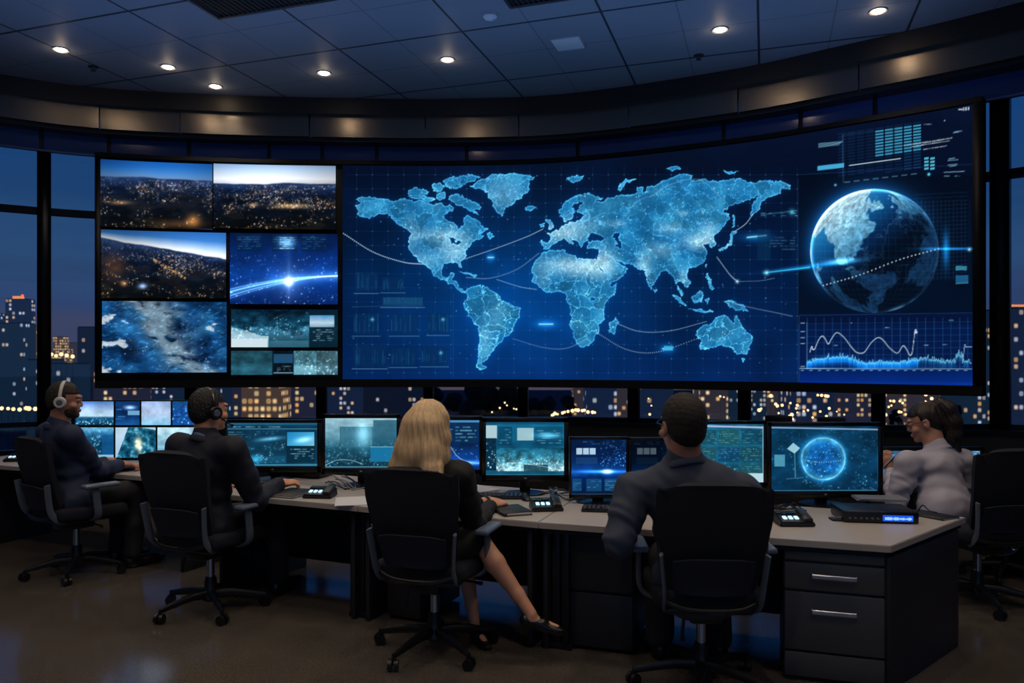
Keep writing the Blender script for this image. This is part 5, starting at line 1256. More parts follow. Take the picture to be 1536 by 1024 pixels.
def surface(F, lo, h):         # surface nets
    S = F < 0; n = F.shape
    c = [S[i:n[0]-1+i, j:n[1]-1+j, k:n[2]-1+k] for i in (0, 1) for j in (0, 1) for k in (0, 1)]
    cnt = sum(x.astype(np.int8) for x in c); act = (cnt > 0) & (cnt < 8); I = np.argwhere(act)
    pos = np.zeros((len(I), 3)); num = np.zeros(len(I))
    cor = [(i, j, k) for i in (0, 1) for j in (0, 1) for k in (0, 1)]
    val = {q: F[I[:, 0]+q[0], I[:, 1]+q[1], I[:, 2]+q[2]] for q in cor}
    for a in cor:
        for d in range(3):
            if a[d]: continue
            b = list(a); b[d] = 1; b = tuple(b); va, vb = val[a], val[b]; m = (va < 0) != (vb < 0)
            t = va/(va-vb+1e-12*(va == vb)); p = np.tile(np.array(a, float), (len(I), 1)); p[:, d] = t
            pos[m] += p[m]; num[m] += 1
    V = lo+h*(I+pos/num[:, None])
    idx = np.full(act.shape, -1, np.int64); idx[act] = np.arange(len(I)); Q = []
    for d in range(3):
        A_ = [slice(None)]*3; B_ = [slice(None)]*3; A_[d] = slice(0, -1); B_[d] = slice(1, None)
        sa, sb = S[tuple(A_)], S[tuple(B_)]; E = np.argwhere(sa != sb); u, w = (d+1) % 3, (d+2) % 3
        E = E[(E[:, u] > 0) & (E[:, w] > 0) & (E[:, u] < act.shape[u]) & (E[:, w] < act.shape[w])]
        q = []
        for du, dw in ((-1, -1), (0, -1), (0, 0), (-1, 0)):
            e = E.copy(); e[:, u] += du; e[:, w] += dw; q.append(idx[e[:, 0], e[:, 1], e[:, 2]])
        q = np.stack(q, -1); fl = sa[E[:, 0], E[:, 1], E[:, 2]]; q[~fl] = q[~fl][:, ::-1]; Q.append(q[(q >= 0).all(1)])
    return V, np.concatenate(Q)
def field_obj(name, F, m, parent, off):
    V, Q = F.mesh(); me = bpy.data.meshes.new(name); V = V-np.array(off)
    me.vertices.add(len(V)); me.vertices.foreach_set('co', V.astype(np.float32).ravel())
    me.loops.add(Q.size); me.loops.foreach_set('vertex_index', Q.ravel().astype(np.int32))
    me.polygons.add(len(Q)); me.polygons.foreach_set('loop_start', np.arange(0, Q.size, 4, dtype=np.int32)); me.polygons.foreach_set('use_smooth', np.ones(len(Q), bool))
    me.update(calc_edges=True)
    # relax the lattice steps
    e = np.empty(len(me.edges)*2, np.int32); me.edges.foreach_get('vertices', e); e = e.reshape(-1, 2); dg = np.bincount(e.ravel(), minlength=len(V))[:, None]
    for lam in (.5, -.52, .5, -.52):
        acc = np.zeros_like(V); np.add.at(acc, e[:, 0], V[e[:, 1]]); np.add.at(acc, e[:, 1], V[e[:, 0]]); V = V+lam*(acc/np.maximum(dg, 1)-V)
    me.vertices.foreach_set('co', V.astype(np.float32).ravel()); me.update()
    return link(name, me, parent, m)
nrm = lambda v: np.array(v, float)/np.linalg.norm(v)
def basis(az, pitch=0., roll=0.):   # columns: right, forward, up
    a = math.radians(az); R = Matrix.Rotation(-a, 3, 'Z') @ Matrix.Rotation(math.radians(pitch), 3, 'X') @ Matrix.Rotation(math.radians(roll), 3, 'Y'); return np.array(R)
def cloth(amp, seed):
    r = RS(seed); D = r.randn(5, 3)*np.array([30, 30, 34]); ph = r.rand(5)*6
    def f(P):
        o = 0
        for d, p in zip(D, ph): o = o+np.sin(P@d+p+1.3*np.sin(P@(d[::-1]*.5)))
        return (amp*o/2.2).astype(np.float32)
    return f
def mix(a, b, t): return np.array(a)*(1-t)+np.array(b)*t
def hand(F, wrist, fwd, down, side, k, curl=.5, closed=False):
    """a palm, four bent fingers and a thumb; side: towards the thumb"""
    fwd, down = nrm(fwd), np.array(down, float); down = nrm(down-fwd*(down@fwd)); sd = np.cross(fwd, down); sd = sd*np.sign(sd@np.array(side)); w = np.array(wrist, float)
    R = np.stack([sd, fwd, down], 1)
    F.ell(w+fwd*.045*k, (.040*k, .052*k, .017*k), R, .012)
    F.cone(w-fwd*.02*k, w+fwd*.03*k, .024*k, .026*k, .015)
    for i, (o, ln) in enumerate([(.028, .92), (.010, 1.), (-.009, .95), (-.027, .76)]):
        b = w+fwd*.082*k+sd*o*k; c = curl+.08*i
        d1 = nrm(fwd*math.cos(c*.6)+down*math.sin(c*.6)+sd*o*2.); d2 = nrm(fwd*math.cos(c*1.7)+down*math.sin(c*1.7)); d3 = nrm(fwd*math.cos(c*2.6)+down*math.sin(c*2.6))
        p1 = b+d1*.038*k*ln; p2 = p1+d2*.026*k*ln; p3 = p2+d3*.02*k*ln
        F.chain([b-fwd*.02*k, b, p1, p2, p3], [.009*k, .0098*k, .0088*k, .008*k, .0068*k], .006)
    t0 = w+fwd*.025*k+sd*.030*k; t1 = t0+nrm(fwd*.7+sd*.7+down*.4)*.036*k; t2 = t1+nrm(fwd*.9+sd*.15+down*.5)*.028*k
    F.chain([t0-sd*.012*k, t0, t1, t2], [.013*k, .0125*k, .0105*k, .008*k], .008)

def person(label, base, az, hip, neck, head, haz, hpitch, k, shw, arms, legs, m, hair, h=.0065, skirt=False, heels=False, slim=1., hrot=0., beard=False, lapel=None):
    """hip, neck, head: world points; arms: per side (shoulder, elbow, wrist, hand dir, palm dir, thumb side, curl)"""
    t = thing('person', label, 'person', base); hip, neck, head = map(lambda v: np.array(v, float), (hip, neck, head))
    B = basis(az); R_, Fw = B[:, 0], B[:, 1]; up = nrm(neck-hip); fw = nrm(Fw-up*(Fw@up)); rt = np.cross(fw, up); T = np.stack([rt, fw, up], 1); L = np.linalg.norm(neck-hip)
    H = basis(haz, hpitch, hrot); hp = lambda x, y, z: head+H@(np.array([x, y, z])*k)
    tr = lambda x, y, z: hip+T@np.array([x, y, z])
    hd = Field(h)
    F = hd
    # head
    F.ell(hp(0, -.012, .026), np.array((.075, .096, .092))*k, H, .02); F.ell(hp(0, .020, -.05), np.array((.057, .068, .062))*k, H, .03)
    F.ell(hp(0, .070, -.094), np.array((.026, .020, .018))*k, H, .02); F.cone(hp(0, .086, .018), hp(0, .098, -.024), .008*k, .0115*k, .012); F.ell(hp(0, .083, .033), np.array((.052, .014, .011))*k, H, .012)
    for s in (-1, 1):
        F.ell(hp(s*.014, .090, -.028), np.array((.008, .009, .007))*k, H, .008)
        F.ell(hp(s*.079, -.008, -.004), np.array((.010, .021, .033))*k, H, .008); F.ell(hp(s*.087, -.004, .004), np.array((.006, .010, .016))*k, H, .006, sub=True)
        F.ell(hp(s*.030, .094, .010), np.array((.015, .010, .009))*k, H, .010, sub=True); F.ell(hp(s*.030, .080, .009), np.array((.013, .013, .012))*k, H, .004); F.ell(hp(s*.042, .065, -.03), np.array((.024, .022, .02))*k, H, .02)
    F.ell(hp(0, .092, -.056), np.array((.022, .009, .006))*k, H, .008); F.ell(hp(0, .089, -.066), np.array((.019, .010, .007))*k, H, .008)
    F.cone(neck-up*.03, hp(0, -.022, -.05), .066*k*slim, .060*k*slim, .02)
    # torso under the clothes
    F.ell(tr(0, 0, .02), (shw*.66, .10*k, .10*k), T, .05); F.ell(tr(0, .01, L*.40), (shw*.62, .085*k, L*.34), T, .06); F.ell(tr(0, .005, L*.74), (shw*.74, .095*k, L*.26), T, .06)
    for (sh, el, wr, fd, pd, ts, cu) in arms:
        F.chain([sh, el, wr], [.042*k, .034*k, .025*k], .03); hand(F, wr, fd, pd, ts, k, cu)
    for i, (kn, an, toe) in enumerate(legs):
        hj = tr((-1, 1)[i]*.09*k, 0, 0)
        calf = mix(kn, an, .33)-Fw*.012
        F.chain([hj, kn], [.072*k, .050*k], .03); F.chain([kn, calf, mix(kn, an, .75), an], [.048*k, .052*k, .034*k, .029*k], .02)
        d = nrm(np.array(toe)-np.array(an)); F.cone(np.array(an)-np.array([0, 0, .03]), np.array(toe)-d*.02, .030*k, .022*k, .02)
    body = field_obj('body', F, m['skin'], t, base)
    # jacket
    J = Field(.0075); w = 1.
    J.ell(tr(0, .0, -.02), (.212*k*slim, .158*k, .17*k), T, .06); J.ell(tr(0, .01, L*.40), (shw*.82*slim, .122*k, L*.36), T, .07); J.ell(tr(0, -.005, L*.72), (shw*.90, .120*k, L*.26), T, .07)
    J.cone(neck-up*.055, neck-up*.005-fw*.008, .088*k, .070*k, .05); hdv = nrm(head-neck); J.cone(neck-up*.02-fw*.006, neck+hdv*.035*k-fw*.012, .071*k, .066*k, .02)
    for i, (sh, el, wr, fd, pd, ts, cu) in enumerate(arms):
        sh, el, wr = map(np.array, (sh, el, wr))
        J.cone(neck-up*.055, sh, .058*k, .066*k*slim, .06); J.chain([sh, mix(sh, el, .5), el], [.074*k*slim, .067*k*slim, .060*k*slim], .035); J.chain([el, mix(el, wr, .4), mix(el, wr, .90)], [.060*k*slim, .056*k*slim, .045*k*slim], .03)
    J.disp(cloth(.0022, int(abs(base[0])*100) % 90))
    def folds(P):           # creases at the elbows and across the waist
        o = 0
        for (sh, el, wr, *_r) in arms:
            sh, el, wr = map(np.array, (sh, el, wr))
            for c, d, am, rd in ((el, nrm(el-sh), .0050, .10), (mix(sh, el, .35), nrm(el-sh), .0026, .10), (mix(el, wr, .75), nrm(wr-el), .0030, .07)):
                q = P-c; o = o+am*k*np.exp(-(np.linalg.norm(q, axis=-1)/(rd*k))**2)*np.sin(q@d*(88/k)+2.2*np.sin(q@np.array([31., 17, 23])))
        q = P-hip; zt = q@up; xt = q@rt
        return (o+.0036*np.exp(-((zt-.16)/.13)**2)*np.sin(zt*62+3*np.sin(xt*11)+xt*9)).astype(np.float32)
    J.disp(folds)
    jk = field_obj('jacket', J, m['jacket'], t, base)
    # collar: a band folded round the neck
    mb = MB(); ring = []
    for j in range(26):
        a = j/25*2*pi*.80+pi*1.5-pi*.80; ring.append(neck+up*.026*k+rt*math.cos(a)*.0755*k+fw*(math.sin(a)*.073*k-.006)-up*(.034*k*(1+math.sin(a))))
    mb.tube(ring, (.021*k, .007), 10, flat=tuple(up)); mb.build('collar', m['jacket'], t, off=base)
    if m.get('shirt'):
        mb = MB(); mb.tube([p+up*.021*k-(p-neck)*.14 for p in ring], (.010*k, .004), 8, flat=tuple(up)); mb.build('shirt_collar', m['shirt'], t, off=base)
    # trousers or skirt
    Tq = Field(.0085)
    Tq.ell(tr(0, -.005, -.01), (shw*.80, .125*k, .12*k), T, .05)
    for i, (kn, an, toe) in enumerate(legs):
        hj = tr((-1, 1)[i]*.09*k, 0, 0); kn, an = np.array(kn), np.array(an)
        if skirt: Tq.chain([hj, mix(hj, kn, .88)], [.098*k, .078*k], .07)
        else: Tq.chain([hj, kn], [.100*k, .074*k], .04); Tq.chain([kn, mix(kn, an, .5), an+np.array([0, 0, .015])], [.072*k, .066*k, .060*k], .03)
    Tq.disp(cloth(.004, 7)); field_obj('skirt' if skirt else 'trousers', Tq, m['legs'], t, base)
    for i, (kn, an, toe) in enumerate(legs):
        S = Field(.005); an, toe = np.array(an), np.array(toe); d = toe-an; d[2] = 0; d = nrm(d); sd = np.array([-d[1], d[0], 0]); Rz = np.stack([sd, nrm(toe-an+np.array([0, 0, .05])), np.cross(sd, nrm(toe-an+np.array([0, 0, .05])))], 1)
        if heels:
            S.ell(mix(an, toe, .75)-np.array([0, 0, .012]), (.036*k, .075*k, .022*k), None if 0 else Rz, .02); S.chain([an+np.array([0, 0, -.03])-d*.03, mix(an, toe, .4)-np.array([0, 0, .02]), toe-np.array([0, 0, .008])], [.032*k, .030*k, .014*k], .02)
            S.cone(an-d*.04-np.array([0, 0, .03]), an-d*.045-np.array([0, 0, .11]), .012, .006, .01)
            S.ell(an+d*.06+np.array([0, 0, .035]), (.03*k, .07*k, .03*k), None, .01, sub=True)
        else:
            zf = .035; c = np.array([an[0], an[1], 0])
            S.ell(c+d*.10*k+np.array([0, 0, zf+.005]), np.array((.046, .135, .042))*k, np.stack([sd, d, [0, 0, 1]], 1), .02); S.ell(c-d*.005+np.array([0, 0, .05]), np.array((.042, .060, .055))*k, np.stack([sd, d, [0, 0, 1]], 1), .03); S.cut(lambda P: .002-P[..., 2])
        field_obj('shoe', S, m['shoe'], t, base)
    # hair
    Hf = Field(.0045); hair(Hf, hp, H, k, neck, up, fw, rt); field_obj('hair', Hf, m['hair'], t, base)
    if beard:
        Bf = Field(.005); Bf.ell(hp(0, .022, -.056), np.array((.0585, .0695, .0632))*k, H, .02); Bf.ell(hp(0, .071, -.094), np.array((.0265, .0205, .0185))*k, H, .02)
        Bf.ell(hp(0, .105, -.045), np.array((.05, .03, .035))*k, H, .015, sub=True); Bf.ell(hp(0, .085, .01), np.array((.075, .07, .05))*k, H, .02, sub=True)
        Hi = H.T; Bf.cut(lambda P: np.maximum((P-hp(0, 0, -.02))@H[:, 2], -(P-hp(0, .0, 0))@H[:, 1])); field_obj('beard', Bf, mat('beard_brown', (74, 54, 44), .7, var=.4, bscale=120), t, base)
    # eyes and lips
    mb = MB()
    for s in (-1, 1): mb.sph(hp(s*.030, .0865, .009), .0095*k)
    ey = mb.build('eyes', mat('eye_white', (150, 150, 150), .2), t, off=base); mb = MB()
    for s in (-1, 1): mb.sph(hp(s*.030, .0925, .009), .005*k)
    mb.build('irises', mat('iris_dark', (20, 16, 14), .2), ey, off=base)
    return t, hp, H, tr
def short_hair(depth=.012, front=.058, nape=-.072, fuzz=.0009):
    def f(Hf, hp, H, k, neck, up, fw, rt):
        Hf.ell(hp(0, -.016, .032), np.array((.078+depth*.5, .099+depth*.6, .094+depth))*k, H, .02); Hf.ell(hp(0, -.058, -.02), np.array((.062, .050, .055))*k, H, .03)
        o = hp(0, 0, 0)
        def cut(P):
            q = (P-o)@H/k; y, z, x = q[..., 1], q[..., 2], q[..., 0]
            face = np.minimum(y-.040-.0*z, .055+.35*(y-.04)-z)        # in front and below the hairline
            low = nape-z-.0*y; side = np.minimum(np.minimum(y+.030, .030-z), .05-y*0)
            return np.maximum(np.maximum(np.minimum(y-.018, .052-z), np.minimum(y+.022, .020-z)), low)*k
        Hf.cut(cut)
        r = RS(3); D = r.randn(6, 3)*150
        Hf.disp(lambda P: fuzz*.4*sum(np.sin((P-o)@d+i) for i, d in enumerate(D)))
    return f
def strands(o, H, k, amp, freq):
    def f(P):
        q = (P-o)@H; an = np.arctan2(q[..., 0], -q[..., 1]); z = q[..., 2]
        return amp*(np.sin(an*freq+6*np.sin(z*9))+.7*np.sin(an*freq*2.3+z*14)+.5*np.sin(an*freq*.45-z*11))
    return f
def long_hair(Hf, hp, H, k, neck, up, fw, rt):
    Hf.ell(hp(0, -.014, .036), np.array((.090, .108, .098))*k, H, .03)
    Hf.ell(hp(0, -.050, -.06), np.array((.088, .075, .13))*k, H, .05)
    for s in (-1, 1):
        Hf.chain([hp(s*.068, .015, .04), hp(s*.080, .012, -.06), hp(s*.084, .004, -.15), hp(s*.094, -.006, -.225)], [.030*k, .032*k, .033*k, .022*k], .04)
        Hf.chain([hp(s*.06, -.07, .0), hp(s*.075, -.085, -.12), hp(s*.112, -.095, -.22), hp(s*.160, -.10, -.272)], [.05*k, .052*k, .046*k, .018*k], .05)
    Hf.chain([hp(0, -.09, 0), hp(0, -.10, -.14), hp(-.02, -.115, -.25), hp(-.03, -.13, -.30)], [.05*k, .056*k, .046*k, .018*k], .05)
    Hf.ell(hp(0, .115, -.06), np.array((.066, .085, .10))*k, H, .015, sub=True)
    Hf.disp(strands(hp(0, 0, 0), H, k, .0022, 26))
def tail_hair(Hf, hp, H, k, neck, up, fw, rt):
    Hf.ell(hp(0, -.014, .034), np.array((.081, .103, .099))*k, H, .02); Hf.ell(hp(0, -.062, -.015), np.array((.062, .052, .055))*k, H, .03)
    o = hp(0, 0, 0)
    def cut(P):
        q = (P-o)@H/k; y, z = q[..., 1], q[..., 2]; return np.maximum(np.minimum(y-.020, .058-z), np.maximum(np.minimum(y+.020, .018-z), -.06-z))*k
    Hf.cut(cut)
    b = hp(0, -.105, .085); dn = np.array([0, 0, -1.]); bk = -H[:, 1]
    Hf.chain([b-bk*.03, b+bk*.012+np.array([0, 0, .012]), b+bk*.062-np.array([0, 0, .04]), b+bk*.095-np.array([0, 0, .12])*k, b+bk*.100-np.array([0, 0, .21])*k, b+bk*.135-np.array([0, 0, .31])*k], [.026*k, .036*k, .048*k, .050*k, .043*k, .012*k], .03)
    Hf.disp(strands(b, H, k, .0016, 22))
def skin(name, c): return mat(name, c, .5, var=.08, bscale=30)
SUIT = dict(shoe=mat('black_shoe', (14, 14, 16), .3), shirt=mat('shirt_blue', (84, 104, 150), .7))
def pt(px, py, s): return np.array(W(px, py, s))
def face_dir(az): a = math.radians(az); return np.array([math.sin(a), math.cos(a), 0.])
def right_dir(az): a = math.radians(az); return np.array([math.cos(a), -math.sin(a), 0.])
DN = np.array([0, 0, -1.])
def sit(k_, fwd=.0): 
    p, a = CHAIRS[k_]; return np.array([p.x, p.y, 0])+face_dir(a)*fwd
def legs_for(c, az, zk, spread=.13, reach=.46, foot=.42):
    f, r = face_dir(az), right_dir(az); out = []
    for s in (-1, 1):
        kn = c+r*s*spread+f*reach; kn[2] = zk; an = c+r*s*(spread+.01)+f*foot; an[2] = .10; out.append((kn, an, an+f*.16-np.array([0, 0, .06])))
    return out
def pose(ck, px_neck, px_head, sN, sHd, az, shw, k, hands, elbows, hipz=.60, hipf=-.06, sdrop=.055, sh=None):
    c = sit(ck, hipf); hip = c.copy(); hip[2] = hipz
    N = pt(*px_neck, sN); Hd = pt(*px_head, sHd); r = right_dir(az); up = nrm(N-hip); arms = []
    for i, s in enumerate((-1, 1)):
        S_ = N+r*s*shw-up*sdrop if sh is None or sh[i] is None else np.array(sh[i]); wr, fd, pd, cu = hands[i]; arms.append((S_, np.array(elbows[i]), np.array(wr), fd, pd, -s*r, cu))
    return c, hip, N, Hd, arms

# --- man with white headphones
sk1 = skin('skin_tan', (186, 132, 108))
az = 40; f, r = face_dir(az), right_dir(az)
hr = pt(180, 696, 184); hl = hr+np.array([-.16, .12, .01])
c, hip, N, Hd, arms = pose(1, (88, 640), (98, 601), 199, 199, az, .205, 1.12, [(hl, nrm([.6, .6, -.1]), DN, .5), (hr, nrm([.9, .35, -.05]), DN, .55)], [pt(98, 712, 186), pt(146, 708, 192)])
p1, hp1, H1, _ = person('person in navy suit wearing white headphones at the far left desk, face in profile', tuple(c*np.array([1, 1, 0])), az, hip, N, Hd, 74, -4, 1.12, .205, arms, legs_for(c, az, .60), dict(SUIT, skin=sk1, hair=mat('hair_brown', (34, 24, 18), .6, bump=1., bscale=110), jacket=mat('suit_navy', (34, 46, 76), .75, bump=.15, bscale=300), legs=mat('trousers_dark', (16, 18, 26), .8)), short_hair(.008), beard=True)
# --- man with black headset
az = 24; f, r = face_dir(az), right_dir(az)
hr = pt(420, 725, 216); hl = pt(330, 730, 212)
c, hip, N, Hd, arms = pose(2, (309, 658), (314, 616), 234, 233, az, .230, 1.13, [(hl, nrm([.3, .9, -.05]), DN, .5), (hr, nrm([.85, .5, .05]), nrm([-.3, .1, -1]), .75)], [pt(262, 745, 228), pt(384, 752, 229)])
p2, hp2, H2, _ = person('person in dark suit with black headset, right hand on a notebook', tuple(c*np.array([1, 1, 0])), az, hip, N, Hd, 42, 0, 1.13, .215, arms, legs_for(c, az, .60, .16, .50, .52), dict(SUIT, skin=skin('skin_olive', (214, 152, 116)), hair=mat('hair_black', (16, 14, 14), .6, bump=1., bscale=110), jacket=mat('suit_black', (24, 30, 46), .75, bump=.15, bscale=300), legs=mat('trousers_dark', (16, 18, 26), .8)), short_hair(.010))
# --- blonde woman
az = 22; f, r = face_dir(az), right_dir(az)
hr = pt(737, 757, 247); hl = pt(728, 752, 243)
c = sit(3, -.04); fr = face_dir(17); rr = right_dir(40)
knee_r = pt(718, 806, 266); ank_r = pt(797, 921, 275); knee_l = pt(694, 812, 252); ank_l = pt(712, 938, 256)
lg = [(knee_l, ank_l, ank_l+np.array([.07, -.13, -.065])), (knee_r, ank_r, ank_r+np.array([.150, -.01, -.085]))]
_, hip, N, Hd, arms = pose(3, (647, 692), (645, 638), 276, 275, az, .178, 1.08, [(hl, nrm([.55, .8, 0]), DN, .45), (hr, nrm([.75, .65, .05]), nrm([-.2, 0, -1]), .7)], [pt(600, 790, 268), pt(712, 790, 266)], hipz=.59, hipf=-.04, sdrop=.068)
p3, hp3, H3, _ = person('blonde long-haired person in black jacket and skirt, legs crossed, seated centre', tuple(c*np.array([1, 1, 0])), az, hip, N, Hd, 38, -2, 1.08, .178, arms, lg, dict(SUIT, shirt=None, skin=skin('skin_fair', (205, 150, 122)), hair=mat('hair_blonde', (214, 182, 138), .45, var=.4, bscale=60, stretch=(1, 1, .12), bump=.5), jacket=mat('jacket_black', (17, 17, 22), .75, bump=.15, bscale=300), legs=mat('skirt_black', (14, 14, 18), .8)), long_hair, skirt=True, heels=True, slim=.9)
mb = MB(); a, b = np.array(hl), nrm([.55, .8, 0]); mb.cyl(tuple(a-b*.012), tuple(a+b*.012), .034, n=20); w_ = mb.build('wristwatch', M_plastic, p3, off=p3.location)
# --- large man in front
az = 3; f, r = face_dir(az), right_dir(az)
hl = pt(935, 770, 283); hr = pt(1112, 775, 280)
shl, shr = pt(950, 736, 303), pt(1112, 738, 303)
c, hip, N, Hd, arms = pose(4, (1026, 691), (1023, 640), 305, 307, az, .255, 1.24, [(hl, nrm([.2, 1, 0]), DN, .5), (hr, nrm([-.2, 1, 0]), DN, .5)], [pt(929, 812, 310), pt(1126, 815, 310)], hipz=.58, hipf=-.05, sh=(shl, shr))
p4, hp4, H4, _ = person('large person in dark grey suit with short brown hair, back to us in front', tuple(c*np.array([1, 1, 0])), az, hip, N, Hd, -16, 0, 1.24, .25, arms, legs_for(c, az, .60, .15), dict(SUIT, skin=skin('skin_pink', (186, 132, 108)), hair=mat('hair_darkbrown', (24, 18, 15), .75, bump=.45, bscale=160, stretch=(1, 1, .3)), jacket=mat('suit_slate', (54, 64, 84), .75, bump=.2, bscale=350), legs=mat('trousers_dark', (16, 18, 26), .8)), short_hair(.012))
# --- woman in pale jacket
az = -40; f, r = face_dir(az), right_dir(az)
hl = pt(1336, 706, 201); hr = pt(1346, 704, 198)
c = sit(5, .12)
_, hip, N, Hd, arms = pose(5, (1404, 676), (1387, 634), 209, 207, az, .195, 1.13, [(hl, nrm([-.25, .1, .9]), nrm([.8, .6, .2]), .6), (hr, nrm([-.6, .3, .7]), nrm([-.5, .3, -.6]), .5)], [pt(1345, 752, 211), pt(1444, 752, 205)], hipz=.60, hipf=.10, sh=(pt(1362, 694, 212), pt(1442, 690, 208)))
hip = np.array(W(1418, 0, 213)); hip[2] = .62
LG5 = legs_for(np.array([hip[0], hip[1], 0]), -14, .56)
p5, hp5, H5, _ = person('dark ponytailed person in pale grey jacket and glasses holding a phone at the right', tuple(c*np.array([1, 1, 0])), az, hip, N, Hd, -62, -16, 1.13, .20, arms, LG5, dict(SUIT, shirt=None, skin=skin('skin_light', (190, 140, 118)), hair=mat('hair_espresso', (40, 30, 27), .45, bump=.4, bscale=150, stretch=(1, 1, .2)), jacket=mat('jacket_pale', (186, 184, 202), .8, bump=.2, bscale=350), legs=mat('trousers_dark', (16, 18, 26), .8)), tail_hair)
# ---------------------------------------------------------------- worn things
def headphones(label, hp, H, k, m1, m2, mic=False, kk=1.):
    o = Vector(hp(0, 0, 0)); t = thing('headphones', label, 'headphones', o); pts = []
    for j in range(25):
        a = -.12*pi+j/24*1.24*pi; pts.append(hp(math.cos(a)*.094, -.012, .012+math.sin(a)*.120))
    mb = MB(); mb.tube(pts, (.011*k, .005*k), 8, flat=tuple(H[:, 1])); mb.build('headband', m1, t, off=o)
    for s in (-1, 1):
        a, b = hp(s*.078, -.008, -.008), hp(s*.092, -.008, -.008); d = hp(s*.108, -.008, -.008)
        mb = MB(); mb.cyl(a, b, .036*k, .038*k, 24); mb.build('ear_cushion', m2, t, off=o)
        mb = MB(); mb.cyl(b, d, .040*k, .032*k, 24); cup = mb.build('ear_cup', m1, t, off=o)
        e = hp(s*.1095, -.008, -.008); mb = MB(); mb.cyl(d, e, .020*k, .018*k, 20); mb.build('cup_plate', M_bracket, cup, off=o)
    if mic:
        mb = MB(); mb.tube([hp(.10, .0, -.02), hp(.098, .05, -.06), hp(.07, .10, -.085)], .004*k, 8); mb.sph(hp(.066, .104, -.086), .009*k); mb.build('microphone', m1, t, off=o)
headphones('white over-ear headphones on the man at the far left', hp1, H1, 1.12, mat('headphone_white', (205, 205, 200), .35), M_plastic)
headphones('black headset on the man before the wide dashboard monitor', hp2, H2, 1.13, mat('headset_black', (22, 23, 26), .3), M_plastic, mic=True)
def glasses(label, hp, k, parent):
    mb = MB()
    for s in (-1, 1):
        mb.tube([hp(s*.032+.022*math.cos(a), .108, .006+.017*math.sin(a)) for a in np.linspace(0, 2*pi, 19)[:-1]], .0016*k, 6, closed=True)
        mb.tube([hp(s*.054, .108, .010), hp(s*.078, .06, .012), hp(s*.084, -.005, .010)], .0017*k, 6)
    mb.tube([hp(-.010, .109, .010), hp(0, .111, .013), hp(.010, .109, .010)], .0017*k, 6)
    g = mb.build('glasses', mat('glasses_frame', (70, 80, 100), .25, .6), parent, off=parent.location)
    return g
glasses('', hp5, 1.13, p5); glasses('', hp4, 1.24, p4)
# phone in the hands of the woman in the pale jacket
o = Vector(hl)+Vector((.01, -.005, .085)); t = thing('mobile_phone', 'slim phone held up by the woman in pale jacket', 'phone', o)
rot = Matrix.Rotation(.9, 3, 'Z') @ Matrix.Rotation(.7, 3, 'X'); MB().box((0, 0, 0), (.075, .009, .15), rot, bev=.004).build('phone_body', mat('phone_case', (96, 70, 50), .4), t); MB().box(tuple(rot @ Vector((0, .0055, 0))), (.066, .002, .138), rot).build('phone_screen', emat('phone_glow', (120, 170, 220), .5), t)
# ---------------------------------------------------------------- light: dusk sky, warm downlights, added warm spots and blue fill
w = bpy.data.worlds.new('dusk'); bpy.context.scene.world = w; w.use_nodes = True; nt = w.node_tree; nt.nodes.clear()
o = nt.nodes.new('ShaderNodeOutputWorld'); bg = nt.nodes.new('ShaderNodeBackground'); tc = nt.nodes.new('ShaderNodeTexCoord'); sx = nt.nodes.new('ShaderNodeSeparateXYZ'); rp = nt.nodes.new('ShaderNodeValToRGB')
nt.links.new(tc.outputs['Generated'], sx.inputs[0])
nz = nt.nodes.new('ShaderNodeTexNoise'); mp = nt.nodes.new('ShaderNodeMapping'); mp.inputs['Scale'].default_value = (2, 2, 16); nz.inputs['Scale'].default_value = 2.2; nz.inputs['Detail'].default_value = 4
nt.links.new(tc.outputs['Generated'], mp.inputs['Vector']); nt.links.new(mp.outputs[0], nz.inputs['Vector'])
ad = nt.nodes.new('ShaderNodeMath'); ad.operation = 'MULTIPLY_ADD'; nt.links.new(nz.outputs['Fac'], ad.inputs[0]); ad.inputs[1].default_value = .11; nt.links.new(sx.outputs[2], ad.inputs[2])
E = rp.color_ramp.elements
for p_, c_ in [(.035, (82, 70, 84)), (.075, (62, 66, 94)), (.12, (48, 66, 104)), (.18, (46, 78, 118)), (.235, (32, 68, 112)), (.32, (24, 66, 118)), (.7, (14, 42, 96))]:
    e = E.new(p_); e.color = srgb(*c_)
E.remove(E[0]); E.remove(E[len(E)-1])
nt.links.new(ad.outputs[0], rp.inputs[0]); nt.links.new(rp.outputs[0], bg.inputs[0]); bg.inputs[1].default_value = 1.0; nt.links.new(bg.outputs[0], o.inputs[0])
def spot(p, power, size=2.2, col=(1, .80, .60), blend=.8):
    l = bpy.data.lights.new('warm_beam', 'SPOT'); l.energy = power; l.color = col; l.spot_size = size; l.spot_blend = blend; l.shadow_soft_size = .06
    ob = bpy.data.objects.new('warm_beam', l); C.objects.link(ob); ob.location = (p[0], p[1], p[2]-.05)
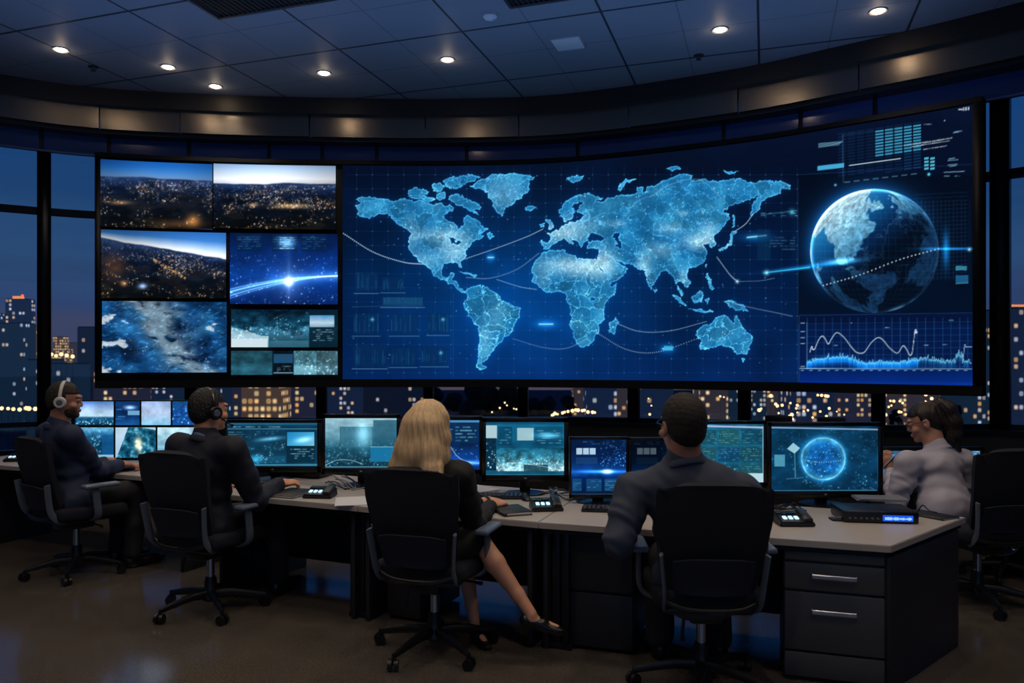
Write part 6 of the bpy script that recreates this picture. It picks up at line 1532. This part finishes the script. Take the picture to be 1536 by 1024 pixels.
def halo(p):
    l = bpy.data.lights.new('lens_spill', 'POINT'); l.energy = .5; l.color = (1, .78, .55); l.shadow_soft_size = .04
    ob = bpy.data.objects.new('lens_spill', l); C.objects.link(ob); ob.location = (p[0], p[1], p[2]-.07)
for p_ in lampspots: spot(p_, 34); halo(p_)
extra = [(-4.2, 4.6), (-1.6, 3.3), (1.2, 3.2), (3.4, 3.6), (-3.2, 2.0), (-.4, 1.2), (2.4, 1.2), (-5.5, 2.6), (0, -1), (-3, -1), (3, -1)]
for x, y, e_ in ((.1, 4.75, 60), (1.7, 4.4, 45), (-2.1, 5.3, 45), (-.9, 4.2, 30)): spot((x, y, ZC), e_)  # warm spots added to brighten the desks, without fixtures
for x, y in extra:
    spot((x, y, ZC), 52 if y > .5 else 24)
def soft(name, loc, rot, sx_, sy_, power, col):
    l = bpy.data.lights.new(name, 'AREA'); l.shape = 'RECTANGLE'; l.size = sx_; l.size_y = sy_; l.energy = power; l.color = col
    ob = bpy.data.objects.new(name, l); C.objects.link(ob); ob.location = loc; ob.rotation_euler = rot
soft('rear_blue_fill', (0, -2.8, 2.4), (pi/2, 0, 0), 9, 2.4, 26, (.24, .48, 1))  # blue fill added behind the camera; no screen stands there
soft('ceiling_blue_fill', (-.6, 6.3, 3.6), (pi, 0, 0), 8, 1.2, 22, (.24, .46, 1))  # this and the next: blue fill added for the ceiling, no cove fitting
soft('ceiling_blue_fill', (.2, 2.6, 3.6), (pi, 0, 0), 9, 1.2, 14, (.24, .46, 1))
cam_d.dof.use_dof = True; cam_d.dof.focus_distance = 6.3; cam_d.dof.aperture_fstop = 2.4
sc_ = bpy.context.scene
sc_.view_settings.view_transform = 'Standard'; sc_.view_settings.look = 'None'; sc_.view_settings.exposure = 0; sc_.view_settings.gamma = 1
sc_.cycles.use_denoising = True; sc_.cycles.max_bounces = 6; sc_.cycles.diffuse_bounces = 3; sc_.cycles.glossy_bounces = 3; sc_.cycles.transparent_max_bounces = 12; sc_.cycles.sample_clamp_indirect = 3; sc_.cycles.caustics_reflective = False; sc_.cycles.caustics_refractive = False
